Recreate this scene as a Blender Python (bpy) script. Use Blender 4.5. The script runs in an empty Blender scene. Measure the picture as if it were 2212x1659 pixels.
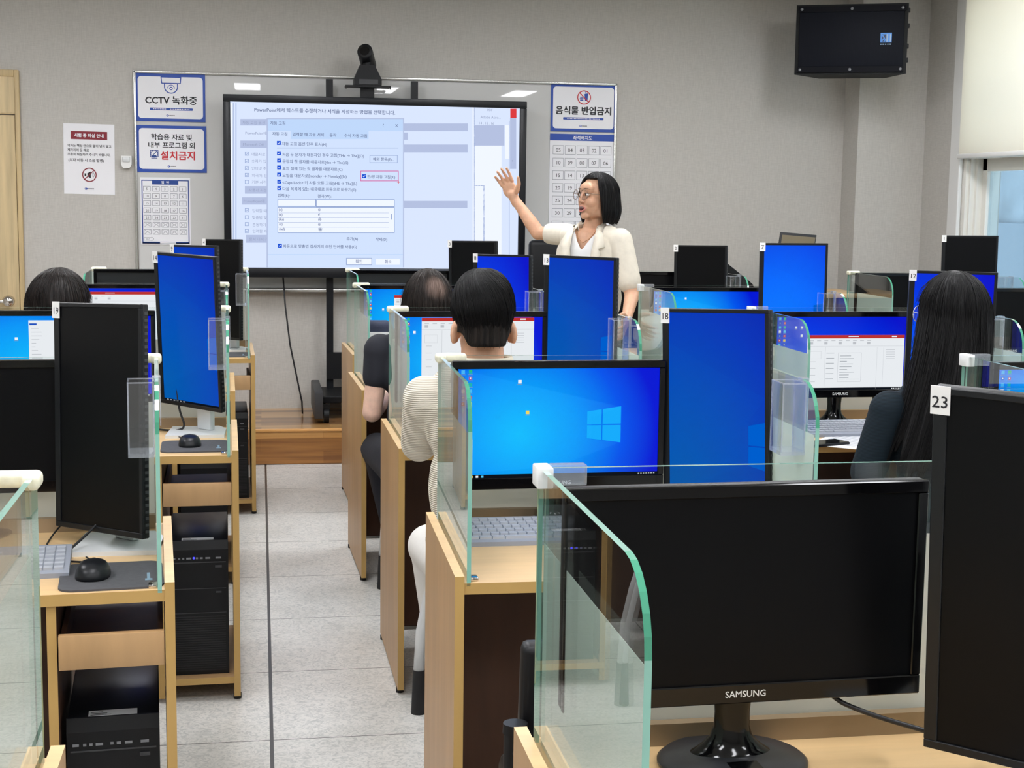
import bpy, bmesh, math, random
from mathutils import Vector, Matrix, Euler, noise
SC = bpy.context.scene
COL = SC.collection
PI = math.pi
R = math.radians
random.seed(7)

# ------------------------------------------------------------------ camera, world, exposure
CAM_H = 1.51
cd = bpy.data.cameras.new('camera')
cam = bpy.data.objects.new('camera', cd)
COL.objects.link(cam)
SC.camera = cam
cd.sensor_fit = 'HORIZONTAL'
cd.sensor_width = 36.0
cd.lens = 3171.76 / 2212 * 36.0
cd.clip_start = 0.05
cd.clip_end = 200
_yaw, _pit, _rol = 0.170644, 0.124997, -0.0138367
_right0 = Vector((math.cos(_yaw), -math.sin(_yaw), 0))
_fwd0 = Vector((math.sin(_yaw), math.cos(_yaw), 0))
_fwd = _fwd0 * math.cos(_pit) - Vector((0, 0, 1)) * math.sin(_pit)
_down = -(Vector((0, 0, 1)) * math.cos(_pit) + _fwd0 * math.sin(_pit))
_r = _right0 * math.cos(_rol) + _down * math.sin(_rol)
_d = _down * math.cos(_rol) - _right0 * math.sin(_rol)
_m = Matrix((( _r.x, -_d.x, -_fwd.x), (_r.y, -_d.y, -_fwd.y), (_r.z, -_d.z, -_fwd.z))).to_4x4()
cam.matrix_world = Matrix.Translation((0, 0, CAM_H)) @ _m

SC.view_settings.view_transform = 'Standard'
SC.view_settings.look = 'None'
SC.view_settings.exposure = 0.0
SC.view_settings.gamma = 1.0
SC.view_settings.use_curve_mapping = False
SC.cycles.transparent_max_bounces = 48
SC.cycles.max_bounces = 10
SC.cycles.sample_clamp_indirect = 6.0

w = bpy.data.worlds.new('daylight')
SC.world = w
w.use_nodes = True
w.node_tree.nodes['Background'].inputs[0].default_value = (0.92, 0.96, 1.0, 1)
w.node_tree.nodes['Background'].inputs[1].default_value = 6.0
LAMP = 27.0            # strength of the ceiling panels

# ------------------------------------------------------------------ materials
def lin(c):
    return tuple((x / 255 / 12.92) if x / 255 <= 0.04045 else ((x / 255 + 0.055) / 1.055) ** 2.4 for x in c) + (1.0,)

def newmat(name):
    m = bpy.data.materials.new(name)
    m.use_nodes = True
    nt = m.node_tree
    nt.nodes.clear()
    out = nt.nodes.new('ShaderNodeOutputMaterial')
    return m, nt, out

def N(nt, t, **kw):
    n = nt.nodes.new(t)
    for k, v in kw.items():
        if k.startswith('i_'):
            n.inputs[k[2:].replace('_', ' ')].default_value = v
        elif k[0] == 'n' and k[1:].isdigit():
            n.inputs[int(k[1:])].default_value = v
        else:
            setattr(n, k, v)
    return n

def P(name, col, rough=0.5, metal=0.0, spec=0.5, var=0.0, scale=(8, 8, 8), bump=0.0, bscale=60, coat=0.0, sub=0.0):
    """Principled material, colour in sRGB; noise varies the colour and may bump it."""
    m, nt, out = newmat(name)
    b = N(nt, 'ShaderNodeBsdfPrincipled')
    b.inputs['Base Color'].default_value = lin(col)
    b.inputs['Roughness'].default_value = rough
    b.inputs['Metallic'].default_value = metal
    b.inputs['Specular IOR Level'].default_value = spec
    b.inputs['Coat Weight'].default_value = coat
    if sub:
        b.inputs['Subsurface Weight'].default_value = sub
        b.inputs['Subsurface Radius'].default_value = (0.012, 0.005, 0.003)
    nt.links.new(b.outputs[0], out.inputs[0])
    tc = N(nt, 'ShaderNodeTexCoord')
    if var:
        mp = N(nt, 'ShaderNodeMapping')
        mp.inputs['Scale'].default_value = scale
        nz = N(nt, 'ShaderNodeTexNoise', i_Scale=1.0, i_Detail=5.0, i_Roughness=0.6)
        nt.links.new(tc.outputs['Object'], mp.inputs[0])
        nt.links.new(mp.outputs[0], nz.inputs['Vector'])
        cr = N(nt, 'ShaderNodeValToRGB')
        c0 = tuple(max(0, x * (1 - var)) for x in col)
        c1 = tuple(min(255, x * (1 + var)) for x in col)
        cr.color_ramp.elements[0].color = lin(c0)
        cr.color_ramp.elements[0].position = 0.3
        cr.color_ramp.elements[1].color = lin(c1)
        cr.color_ramp.elements[1].position = 0.7
        nt.links.new(nz.outputs[0], cr.inputs[0])
        nt.links.new(cr.outputs[0], b.inputs['Base Color'])
    if bump:
        nb = N(nt, 'ShaderNodeTexNoise', i_Scale=bscale, i_Detail=3.0)
        nt.links.new(tc.outputs['Object'], nb.inputs['Vector'])
        bp = N(nt, 'ShaderNodeBump', i_Strength=bump, i_Distance=0.002)
        nt.links.new(nb.outputs[0], bp.inputs['Height'])
        nt.links.new(bp.outputs[0], b.inputs['Normal'])
    return m

def E(name, col, strength=1.0):
    m, nt, out = newmat(name)
    e = N(nt, 'ShaderNodeEmission')
    e.inputs[0].default_value = lin(col)
    e.inputs[1].default_value = strength
    nt.links.new(e.outputs[0], out.inputs[0])
    return m

def Eadd(name, col, strength):
    """brighter part of a picture shown on a screen: adds light to the screen under it"""
    m, nt, out = newmat(name)
    e = N(nt, 'ShaderNodeEmission')
    e.inputs[0].default_value = lin(col)
    e.inputs[1].default_value = strength
    t = N(nt, 'ShaderNodeBsdfTransparent')
    a = N(nt, 'ShaderNodeAddShader')
    nt.links.new(e.outputs[0], a.inputs[0])
    nt.links.new(t.outputs[0], a.inputs[1])
    nt.links.new(a.outputs[0], out.inputs[0])
    return m

def glassmat(name, tint, ior=1.5, haze=None, hazefac=0.0, rough=0.0):
    """thin clear sheet: sees through, reflects more at grazing angles; haze = a scattering film"""
    m, nt, out = newmat(name)
    g = N(nt, 'ShaderNodeNewGeometry')
    mx = N(nt, 'ShaderNodeMix', data_type='FLOAT')
    nt.links.new(g.outputs['Backfacing'], mx.inputs[0])
    mx.inputs[2].default_value = ior
    mx.inputs[3].default_value = 1.0 / ior
    fr = N(nt, 'ShaderNodeFresnel')
    nt.links.new(mx.outputs[0], fr.inputs[0])
    tr = N(nt, 'ShaderNodeBsdfTransparent')
    tr.inputs[0].default_value = tint + (1,)
    gl = N(nt, 'ShaderNodeBsdfGlossy')
    gl.inputs['Roughness'].default_value = rough
    gl.inputs['Color'].default_value = (1, 1, 1, 1)
    base = tr
    if haze:
        df = N(nt, 'ShaderNodeBsdfDiffuse')
        df.inputs[0].default_value = lin(haze)
        tl = N(nt, 'ShaderNodeBsdfTranslucent')
        tl.inputs[0].default_value = lin(haze)
        m1 = N(nt, 'ShaderNodeMixShader', n0=0.4)
        nt.links.new(df.outputs[0], m1.inputs[1])
        nt.links.new(tl.outputs[0], m1.inputs[2])
        base = N(nt, 'ShaderNodeMixShader', n0=hazefac)
        nt.links.new(tr.outputs[0], base.inputs[1])
        nt.links.new(m1.outputs[0], base.inputs[2])
    ms = N(nt, 'ShaderNodeMixShader')
    nt.links.new(fr.outputs[0], ms.inputs[0])
    nt.links.new(base.outputs[0], ms.inputs[1])
    nt.links.new(gl.outputs[0], ms.inputs[2])
    nt.links.new(ms.outputs[0], out.inputs[0])
    return m

def wallpaper(name, stops, cx, cy, sx, sy, strength=1.0):
    """picture on a screen: radial colour run around (cx, cy) of the screen's UV"""
    m, nt, out = newmat(name)
    tc = N(nt, 'ShaderNodeTexCoord')
    mp = N(nt, 'ShaderNodeMapping')
    mp.inputs['Location'].default_value = (-cx * sx, -cy * sy, 0)
    mp.inputs['Scale'].default_value = (sx, sy, 0)
    nt.links.new(tc.outputs['UV'], mp.inputs[0])
    ln = N(nt, 'ShaderNodeVectorMath', operation='LENGTH')
    nt.links.new(mp.outputs[0], ln.inputs[0])
    cr = N(nt, 'ShaderNodeValToRGB')
    els = cr.color_ramp.elements
    for i, (p, c) in enumerate(stops):
        el = els[i] if i < 2 else els.new(p)
        el.position = p
        el.color = lin(c)
    nt.links.new(ln.outputs['Value'], cr.inputs[0])
    e = N(nt, 'ShaderNodeEmission')
    e.inputs[1].default_value = strength
    nt.links.new(cr.outputs[0], e.inputs[0])
    gl = N(nt, 'ShaderNodeBsdfGlossy')
    gl.inputs['Roughness'].default_value = 0.35
    gl.inputs['Color'].default_value = (0.008, 0.008, 0.008, 1)
    a = N(nt, 'ShaderNodeAddShader')
    nt.links.new(e.outputs[0], a.inputs[0])
    nt.links.new(gl.outputs[0], a.inputs[1])
    nt.links.new(a.outputs[0], out.inputs[0])
    return m

def planks(name, cols, scale, row, rough, gloss_coat=0.0, axis='XY'):
    """wood strip flooring: staggered strips of differing tone with grain"""
    m, nt, out = newmat(name)
    tc = N(nt, 'ShaderNodeTexCoord')
    sp = N(nt, 'ShaderNodeSeparateXYZ')
    nt.links.new(tc.outputs['Object'], sp.inputs[0])
    cb = N(nt, 'ShaderNodeCombineXYZ')
    nt.links.new(sp.outputs['X'], cb.inputs[0])
    nt.links.new(sp.outputs['Y' if axis == 'XY' else 'Z'], cb.inputs[1])
    br = N(nt, 'ShaderNodeTexBrick', offset=0.37, squash=1.0)
    br.inputs['Color1'].default_value = (0, 0, 0, 1)
    br.inputs['Color2'].default_value = (1, 1, 1, 1)
    br.inputs['Mortar'].default_value = (0.3, 0.3, 0.3, 1)
    br.inputs['Scale'].default_value = 1.0
    br.inputs['Mortar Size'].default_value = 0.0006
    br.inputs['Brick Width'].default_value = scale
    br.inputs['Row Height'].default_value = row
    nt.links.new(cb.outputs[0], br.inputs['Vector'])
    mp = N(nt, 'ShaderNodeMapping')
    mp.inputs['Scale'].default_value = (2.5, 60, 60)
    nt.links.new(tc.outputs['Object'], mp.inputs[0])
    nz = N(nt, 'ShaderNodeTexNoise', i_Scale=1.0, i_Detail=6.0)
    nt.links.new(mp.outputs[0], nz.inputs['Vector'])
    mx = N(nt, 'ShaderNodeMix', data_type='FLOAT')
    mx.inputs[0].default_value = 0.5
    nt.links.new(br.outputs['Color'], mx.inputs[2])
    nt.links.new(nz.outputs[0], mx.inputs[3])
    cr = N(nt, 'ShaderNodeValToRGB')
    cr.color_ramp.elements[0].color = lin(cols[0])
    cr.color_ramp.elements[0].position = 0.24
    cr.color_ramp.elements[1].color = lin(cols[2])
    cr.color_ramp.elements[1].position = 0.76
    e = cr.color_ramp.elements.new(0.5)
    e.color = lin(cols[1])
    nt.links.new(mx.outputs[0], cr.inputs[0])
    b = N(nt, 'ShaderNodeBsdfPrincipled')
    b.inputs['Roughness'].default_value = rough
    b.inputs['Coat Weight'].default_value = gloss_coat
    b.inputs['Coat Roughness'].default_value = 0.08
    nt.links.new(cr.outputs[0], b.inputs['Base Color'])
    nt.links.new(b.outputs[0], out.inputs[0])
    return m

def tilefloor(name):
    m, nt, out = newmat(name)
    tc = N(nt, 'ShaderNodeTexCoord')
    mp = N(nt, 'ShaderNodeMapping')
    mp.inputs['Location'].default_value = (-0.022 / 0.6, -4.005 / 0.6, 0)
    mp.inputs['Scale'].default_value = (1 / 0.6, 1 / 0.6, 1)
    nt.links.new(tc.outputs['Object'], mp.inputs[0])
    sp = N(nt, 'ShaderNodeSeparateXYZ')
    nt.links.new(mp.outputs[0], sp.inputs[0])
    ds = []
    for ax in ('X', 'Y'):
        a = N(nt, 'ShaderNodeMath', operation='PINGPONG', n1=0.5)
        nt.links.new(sp.outputs[ax], a.inputs[0])
        ds.append(a)
    mn = N(nt, 'ShaderNodeMath', operation='MINIMUM')
    nt.links.new(ds[0].outputs[0], mn.inputs[0])
    nt.links.new(ds[1].outputs[0], mn.inputs[1])
    lt0 = N(nt, 'ShaderNodeMath', operation='LESS_THAN', n1=0.0034)
    nt.links.new(mn.outputs[0], lt0.inputs[0])
    ab = N(nt, 'ShaderNodeMath', operation='ABSOLUTE')          # the wider joint along the aisle
    nt.links.new(sp.outputs['X'], ab.inputs[0])
    lt1 = N(nt, 'ShaderNodeMath', operation='LESS_THAN', n1=0.0088)
    nt.links.new(ab.outputs[0], lt1.inputs[0])
    lt = N(nt, 'ShaderNodeMath', operation='MAXIMUM')
    nt.links.new(lt0.outputs[0], lt.inputs[0])
    nt.links.new(lt1.outputs[0], lt.inputs[1])
    n1 = N(nt, 'ShaderNodeTexNoise', i_Scale=42.0, i_Detail=4.0, i_Roughness=0.65, i_Distortion=2.2)
    n2 = N(nt, 'ShaderNodeTexNoise', i_Scale=2.2, i_Detail=4.0)
    nt.links.new(tc.outputs['Object'], n1.inputs['Vector'])
    nt.links.new(tc.outputs['Object'], n2.inputs['Vector'])
    cr = N(nt, 'ShaderNodeValToRGB')
    cr.color_ramp.elements[0].color = lin((180, 181, 178))
    cr.color_ramp.elements[0].position = 0.36
    cr.color_ramp.elements[1].color = lin((217, 215, 210))
    cr.color_ramp.elements[1].position = 0.56
    nt.links.new(n1.outputs[0], cr.inputs[0])
    cr2 = N(nt, 'ShaderNodeValToRGB')
    cr2.color_ramp.elements[0].color = (0.80, 0.79, 0.77, 1)
    cr2.color_ramp.elements[0].position = 0.30
    cr2.color_ramp.elements[1].color = (1, 1, 1, 1)
    cr2.color_ramp.elements[1].position = 0.55
    nt.links.new(n2.outputs[0], cr2.inputs[0])
    mu = N(nt, 'ShaderNodeMix', data_type='RGBA', blend_type='MULTIPLY')
    mu.inputs[0].default_value = 1.0
    nt.links.new(cr.outputs[0], mu.inputs[6])
    nt.links.new(cr2.outputs[0], mu.inputs[7])
    mg = N(nt, 'ShaderNodeMix', data_type='RGBA')
    nt.links.new(lt.outputs[0], mg.inputs[0])
    nt.links.new(mu.outputs[2], mg.inputs[6])
    mg.inputs[7].default_value = lin((62, 60, 58))
    b = N(nt, 'ShaderNodeBsdfPrincipled')
    b.inputs['Roughness'].default_value = 0.32
    nt.links.new(mg.outputs[2], b.inputs['Base Color'])
    nt.links.new(b.outputs[0], out.inputs[0])
    return m

def weave(name, col, rough=0.85, var=0.035):
    """woven wallpaper"""
    m, nt, out = newmat(name)
    tc = N(nt, 'ShaderNodeTexCoord')
    res = []
    for sc in ((260, 260, 24), (24, 24, 260)):
        mp = N(nt, 'ShaderNodeMapping')
        mp.inputs['Scale'].default_value = sc
        nt.links.new(tc.outputs['Object'], mp.inputs[0])
        nz = N(nt, 'ShaderNodeTexNoise', i_Scale=1.0, i_Detail=2.0)
        nt.links.new(mp.outputs[0], nz.inputs['Vector'])
        res.append(nz)
    ad = N(nt, 'ShaderNodeMix', data_type='FLOAT')
    ad.inputs[0].default_value = 0.5
    nt.links.new(res[0].outputs[0], ad.inputs[2])
    nt.links.new(res[1].outputs[0], ad.inputs[3])
    cr = N(nt, 'ShaderNodeValToRGB')
    cr.color_ramp.elements[0].color = lin(tuple(c * (1 - var) for c in col))
    cr.color_ramp.elements[0].position = 0.35
    cr.color_ramp.elements[1].color = lin(tuple(min(255, c * (1 + var)) for c in col))
    cr.color_ramp.elements[1].position = 0.65
    nt.links.new(ad.outputs[0], cr.inputs[0])
    b = N(nt, 'ShaderNodeBsdfPrincipled')
    b.inputs['Roughness'].default_value = rough
    b.inputs['Specular IOR Level'].default_value = 0.2
    nt.links.new(cr.outputs[0], b.inputs['Base Color'])
    nt.links.new(b.outputs[0], out.inputs[0])
    return m

def stripes(name, c0, c1, freq, axis='Z', rough=0.8, bump=0.6, dist=0.0):
    """ribbed or striped cloth: bands along an axis of the object"""
    m, nt, out = newmat(name)
    tc = N(nt, 'ShaderNodeTexCoord')
    wv = N(nt, 'ShaderNodeTexWave', wave_type='BANDS', bands_direction=axis)
    wv.inputs['Scale'].default_value = freq
    wv.inputs['Distortion'].default_value = dist
    wv.inputs['Detail'].default_value = 2.0
    wv.inputs['Detail Scale'].default_value = 0.6
    nt.links.new(tc.outputs['Object'], wv.inputs['Vector'])
    cr = N(nt, 'ShaderNodeValToRGB')
    cr.color_ramp.elements[0].color = lin(c0)
    cr.color_ramp.elements[1].color = lin(c1)
    nt.links.new(wv.outputs[0], cr.inputs[0])
    b = N(nt, 'ShaderNodeBsdfPrincipled')
    b.inputs['Roughness'].default_value = rough
    b.inputs['Specular IOR Level'].default_value = 0.2
    bp = N(nt, 'ShaderNodeBump', i_Strength=bump, i_Distance=0.003)
    nt.links.new(wv.outputs[0], bp.inputs['Height'])
    nt.links.new(bp.outputs[0], b.inputs['Normal'])
    nt.links.new(cr.outputs[0], b.inputs['Base Color'])
    nt.links.new(b.outputs[0], out.inputs[0])
    return m

def hairmat(name, dark, light, rough=0.38, patch=None):
    m, nt, out = newmat(name)
    tc = N(nt, 'ShaderNodeTexCoord')
    mp = N(nt, 'ShaderNodeMapping')
    mp.inputs['Scale'].default_value = (170, 170, 14)
    nt.links.new(tc.outputs['Object'], mp.inputs[0])
    nz = N(nt, 'ShaderNodeTexNoise', i_Scale=1.0, i_Detail=4.0)
    nt.links.new(mp.outputs[0], nz.inputs['Vector'])
    cr = N(nt, 'ShaderNodeValToRGB')
    cr.color_ramp.elements[0].color = lin(dark)
    cr.color_ramp.elements[0].position = 0.38
    cr.color_ramp.elements[1].color = lin(light)
    cr.color_ramp.elements[1].position = 0.72
    nt.links.new(nz.outputs[0], cr.inputs[0])
    b = N(nt, 'ShaderNodeBsdfPrincipled')
    b.inputs['Roughness'].default_value = rough
    b.inputs['Specular IOR Level'].default_value = 0.22
    src = cr.outputs[0]
    if patch:                                  # thin crown where the scalp shows through
        pc, pr, pcol = patch
        vm = N(nt, 'ShaderNodeVectorMath', operation='DISTANCE')
        vm.inputs[1].default_value = pc
        nt.links.new(tc.outputs['Object'], vm.inputs[0])
        ns = N(nt, 'ShaderNodeTexNoise', i_Scale=45.0, i_Detail=4.0)
        nt.links.new(mp.outputs[0], ns.inputs['Vector'])
        ns.inputs['Scale'].default_value = 1.0
        ad = N(nt, 'ShaderNodeMath', operation='MULTIPLY_ADD', n1=0.035)
        nt.links.new(ns.outputs[0], ad.inputs[0])
        nt.links.new(vm.outputs['Value'], ad.inputs[2])
        mr = N(nt, 'ShaderNodeMapRange', interpolation_type='SMOOTHSTEP')
        mr.inputs['From Min'].default_value = pr * 0.55
        mr.inputs['From Max'].default_value = pr * 1.25
        mr.inputs['To Min'].default_value = 0.7
        mr.inputs['To Max'].default_value = 0.0
        nt.links.new(ad.outputs[0], mr.inputs['Value'])
        mx = N(nt, 'ShaderNodeMix', data_type='RGBA')
        nt.links.new(mr.outputs[0], mx.inputs[0])
        nt.links.new(src, mx.inputs[6])
        mx.inputs[7].default_value = lin(pcol)
        src = mx.outputs[2]
    nt.links.new(src, b.inputs['Base Color'])
    bp = N(nt, 'ShaderNodeBump', i_Strength=0.5, i_Distance=0.003)
    nt.links.new(nz.outputs[0], bp.inputs['Height'])
    nt.links.new(bp.outputs[0], b.inputs['Normal'])
    nt.links.new(b.outputs[0], out.inputs[0])
    return m

def grillemat(name):
    m, nt, out = newmat(name)
    tc = N(nt, 'ShaderNodeTexCoord')
    mp = N(nt, 'ShaderNodeMapping')
    mp.inputs['Scale'].default_value = (130, 130, 220)
    nt.links.new(tc.outputs['Object'], mp.inputs[0])
    vo = N(nt, 'ShaderNodeTexVoronoi', i_Scale=1.0, i_Randomness=0.0)
    nt.links.new(mp.outputs[0], vo.inputs['Vector'])
    cr = N(nt, 'ShaderNodeValToRGB')
    cr.color_ramp.elements[0].color = lin((6, 7, 10))
    cr.color_ramp.elements[0].position = 0.30
    cr.color_ramp.elements[1].color = lin((24, 26, 33))
    cr.color_ramp.elements[1].position = 0.55
    nt.links.new(vo.outputs['Distance'], cr.inputs[0])
    b = N(nt, 'ShaderNodeBsdfPrincipled')
    b.inputs['Roughness'].default_value = 0.55
    b.inputs['Specular IOR Level'].default_value = 0.08
    nt.links.new(cr.outputs[0], b.inputs['Base Color'])
    nt.links.new(b.outputs[0], out.inputs[0])
    return m

M = {}
M['wall'] = weave('wallpaper_grey', (190, 187, 181))
M['ceiling'] = P('ceiling_white', (222, 222, 218), 0.9)
M['floor'] = tilefloor('floor_tile')
M['stage'] = planks('stage_strips', ((112, 74, 42), (166, 120, 70), (208, 164, 106)), 0.62, 0.075, 0.28, 0.6)
M['riser'] = planks('stage_riser', ((124, 80, 40), (172, 118, 60), (210, 160, 96)), 0.55, 0.075, 0.4, 0.1, axis='XZ')
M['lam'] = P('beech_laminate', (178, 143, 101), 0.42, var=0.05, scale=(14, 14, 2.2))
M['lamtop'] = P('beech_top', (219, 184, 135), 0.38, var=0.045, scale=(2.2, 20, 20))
M['edge'] = P('beech_edge_band', (184, 149, 88), 0.5, var=0.03, scale=(6, 6, 3))
M['dark'] = P('dark_brown_board', (82, 54, 38), 0.5, var=0.15, scale=(9, 9, 1.5))
M['rail'] = P('grey_brown_rail', (150, 128, 100), 0.5)
M['glass'] = glassmat('screen_glass', (0.968, 0.988, 0.980))
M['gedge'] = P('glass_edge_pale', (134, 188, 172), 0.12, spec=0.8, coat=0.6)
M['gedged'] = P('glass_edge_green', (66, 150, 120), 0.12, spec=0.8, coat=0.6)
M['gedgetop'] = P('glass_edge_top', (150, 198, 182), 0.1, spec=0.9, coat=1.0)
M['film'] = glassmat('frosted_film', (0.90, 0.95, 0.93), ior=1.02, haze=(216, 228, 222), hazefac=0.62)
M['filmf'] = glassmat('frosted_film_dense', (0.92, 0.94, 0.92), ior=1.02, haze=(232, 230, 222), hazefac=0.86)
M['clip'] = P('ivory_clip', (232, 230, 206), 0.35, var=0.05, scale=(60, 60, 60))
M['clipw'] = P('white_clip', (236, 238, 238), 0.3)
M['acr'] = glassmat('clear_acrylic', (0.98, 0.985, 0.993), ior=1.49, haze=(226, 229, 234), hazefac=0.008)
M['acre'] = glassmat('acrylic_edge', (0.93, 0.945, 0.97), ior=1.49, haze=(224, 228, 236), hazefac=0.2)
M['blk'] = P('black_plastic', (16, 17, 20), 0.45, spec=0.3)
M['blkg'] = P('black_gloss', (8, 8, 10), 0.1, spec=0.35)
M['blks'] = P('black_satin', (20, 22, 26), 0.36, spec=0.3)
M['off'] = P('dark_screen', (7, 8, 11), 0.4, spec=0.14)
M['offg'] = P('grey_dark_screen', (34, 37, 40), 0.3, spec=0.3)
M['foot'] = P('foot_satin', (50, 51, 55), 0.34)
M['charc'] = P('charcoal', (54, 55, 58), 0.5)
M['grey'] = P('grey_plastic', (120, 122, 126), 0.5)
M['key'] = P('key_grey', (172, 176, 184), 0.5)
M['kbase'] = P('keyboard_grey', (142, 147, 158), 0.5)
M['silver'] = P('silver_metal', (222, 225, 227), 0.42, metal=0.12)
M['chrome'] = P('chrome', (205, 200, 195), 0.12, metal=1.0)
M['alu'] = P('aluminium', (190, 190, 186), 0.25, metal=0.9)
M['white'] = P('white_plastic', (232, 232, 230), 0.4)
M['paper'] = P('white_paper', (236, 236, 240), 0.6)
M['board'] = P('whiteboard', (206, 206, 204), 0.015, spec=0.5)
M['blue'] = P('sign_blue', (28, 72, 164), 0.45)
M['navy'] = P('sign_navy', (18, 62, 140), 0.45)
M['ink'] = P('ink_black', (28, 30, 36), 0.6)
M['inkg'] = P('ink_grey', (120, 124, 132), 0.6)
M['inkr'] = P('ink_red', (198, 36, 48), 0.6)
M['maroon'] = P('ink_maroon', (132, 30, 44), 0.6)
M['tag'] = P('tag_white', (240, 240, 240), 0.5)
M['pad'] = P('mouse_pad', (74, 74, 78), 0.85, var=0.06, scale=(90, 90, 90))
M['rubber'] = P('rubber', (28, 28, 30), 0.75)
M['cable'] = P('black_cable', (18, 18, 22), 0.5)
M['oak'] = P('door_oak', (206, 184, 142), 0.45, var=0.08, scale=(26, 26, 1.6))
M['oakd'] = P('door_oak_trim', (196, 172, 128), 0.45, var=0.07, scale=(40, 40, 1.6))
M['skin'] = P('skin', (206, 159, 129), 0.5, var=0.05, scale=(30, 30, 30), sub=0.15)
M['skinp'] = P('skin_pale', (222, 184, 164), 0.5, var=0.05, scale=(30, 30, 30), sub=0.15)
M['lip'] = P('lips', (196, 122, 112), 0.45)
M['mouth'] = P('mouth_inside', (84, 34, 34), 0.6)
M['eyew'] = P('eye_white', (226, 220, 214), 0.25)
M['iris'] = P('iris', (32, 22, 18), 0.15)
M['brow'] = P('eyebrow', (84, 64, 52), 0.8)
M['casing'] = P('window_casing', (222, 222, 220), 0.4)
M['frame'] = P('window_frame', (226, 224, 216), 0.35)
M['pane'] = glassmat('window_pane', (0.56, 0.65, 0.70))
M['paneu'] = glassmat('window_pane_clear', (0.97, 0.97, 0.95))
M['facade'] = P('facade_pale', (122, 132, 140), 0.8, var=0.12, scale=(3, 1.2, 1.2))
M['facadew'] = P('facade_window', (96, 110, 122), 0.4)
M['lamp'] = E('panel_light', (250, 251, 255), LAMP)
M['ledb'] = E('blue_led', (60, 60, 255), 3.0)
M['navyc'] = P('navy_fabric', (38, 44, 66), 0.8, bump=0.3, bscale=300)
M['trous'] = P('offwhite_cotton', (222, 220, 216), 0.85, bump=0.4, bscale=40)
M['tee'] = P('black_tee', (24, 26, 36), 0.85, bump=0.3, bscale=40)
M['rib'] = stripes('ribbed_knit', (204, 196, 180), (230, 224, 210), 56, 'Z', 0.85, 0.7)
M['teal'] = stripes('teal_striped_jersey', (10, 19, 26), (24, 38, 48), 90, 'Z', 0.8, 0.15, 0.6)
M['cream'] = P('cream_linen', (222, 214, 198), 0.8, var=0.03, scale=(30, 30, 30), bump=0.35, bscale=28)
M['wshirt'] = P('white_jersey', (230, 230, 230), 0.8)
M['hair'] = hairmat('hair_black', (6, 6, 7), (17, 15, 17), 0.5)
M['hairb'] = hairmat('hair_brownblack', (14, 11, 10), (44, 36, 33))
M['fade'] = hairmat('hair_fade', (18, 16, 15), (44, 37, 33), 0.7)
M['collar'] = P('beige_collar', (206, 196, 178), 0.85, bump=0.3, bscale=200)

# what the screens show
M['wp'] = wallpaper('desktop_bright', [(0.0, (8, 186, 252)), (0.42, (0, 150, 246)), (0.75, (0, 84, 236)), (1.0, (2, 22, 214))], 0.30, 0.40, 1.45, 0.85, 1.0)
M['wpp'] = wallpaper('desktop_dim', [(0.0, (0, 94, 180)), (0.5, (0, 76, 190)), (0.8, (0, 54, 194)), (1.0, (0, 36, 184))], 0.05, 0.05, 0.62, 0.78, 0.92)
M['wpb'] = wallpaper('desktop_mid', [(0.0, (0, 128, 255)), (0.5, (0, 104, 252)), (1.0, (0, 50, 226))], 0.25, 0.1, 0.62, 0.85, 1.0)
M['wpd'] = wallpaper('desktop_deep', [(0.0, (0, 110, 250)), (0.5, (0, 62, 232)), (1.0, (4, 16, 205))], 0.0, 0.1, 0.8, 0.8, 1.0)
M['beam'] = Eadd('wallpaper_beam', (40, 110, 120), 0.16)
M['beamd'] = Eadd('wallpaper_beam_dim', (20, 70, 110), 0.07)
M['logo'] = E('wallpaper_window', (24, 172, 252), 1.0)
M['logod'] = E('wallpaper_window_dim', (0, 94, 206), 1.0)
M['s_win'] = E('app_window', (232, 236, 240), 1.0)
M['s_red'] = E('app_titlebar', (186, 52, 48), 1.0)
M['s_gry'] = E('app_lines', (188, 192, 198), 1.0)
M['s_dkg'] = E('app_text', (140, 146, 154), 1.0)
M['s_bar'] = E('taskbar', (14, 18, 26), 1.0)
M['s_i'] = [E('icon_' + n, c, 1.0) for n, c in (('white', (238, 242, 246)), ('red', (200, 44, 44)), ('green', (40, 190, 120)), ('yellow', (240, 212, 90)), ('cyan', (90, 200, 240)), ('navy', (30, 80, 190)))]
M['d_bg'] = E('display_page', (214, 226, 250), 1.06)
M['d_dlg'] = E('display_dialog', (206, 222, 249), 1.06)
M['d_dlgh'] = E('display_dialog_head', (188, 212, 246), 1.06)
M['d_wht'] = E('display_white', (236, 242, 255), 1.06)
M['d_bar'] = E('display_bar', (182, 194, 226), 1.0)
M['d_lin'] = E('display_line', (140, 160, 205), 1.0)
M['d_txt'] = E('display_text', (112, 124, 158), 1.0)
M['d_txl'] = E('display_text_pale', (146, 156, 186), 1.0)
M['d_chk'] = E('display_check', (30, 84, 214), 1.0)
M['d_red'] = E('display_red', (222, 62, 66), 1.0)
M['d_pnk'] = E('display_pink', (214, 108, 168), 1.0)

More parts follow.
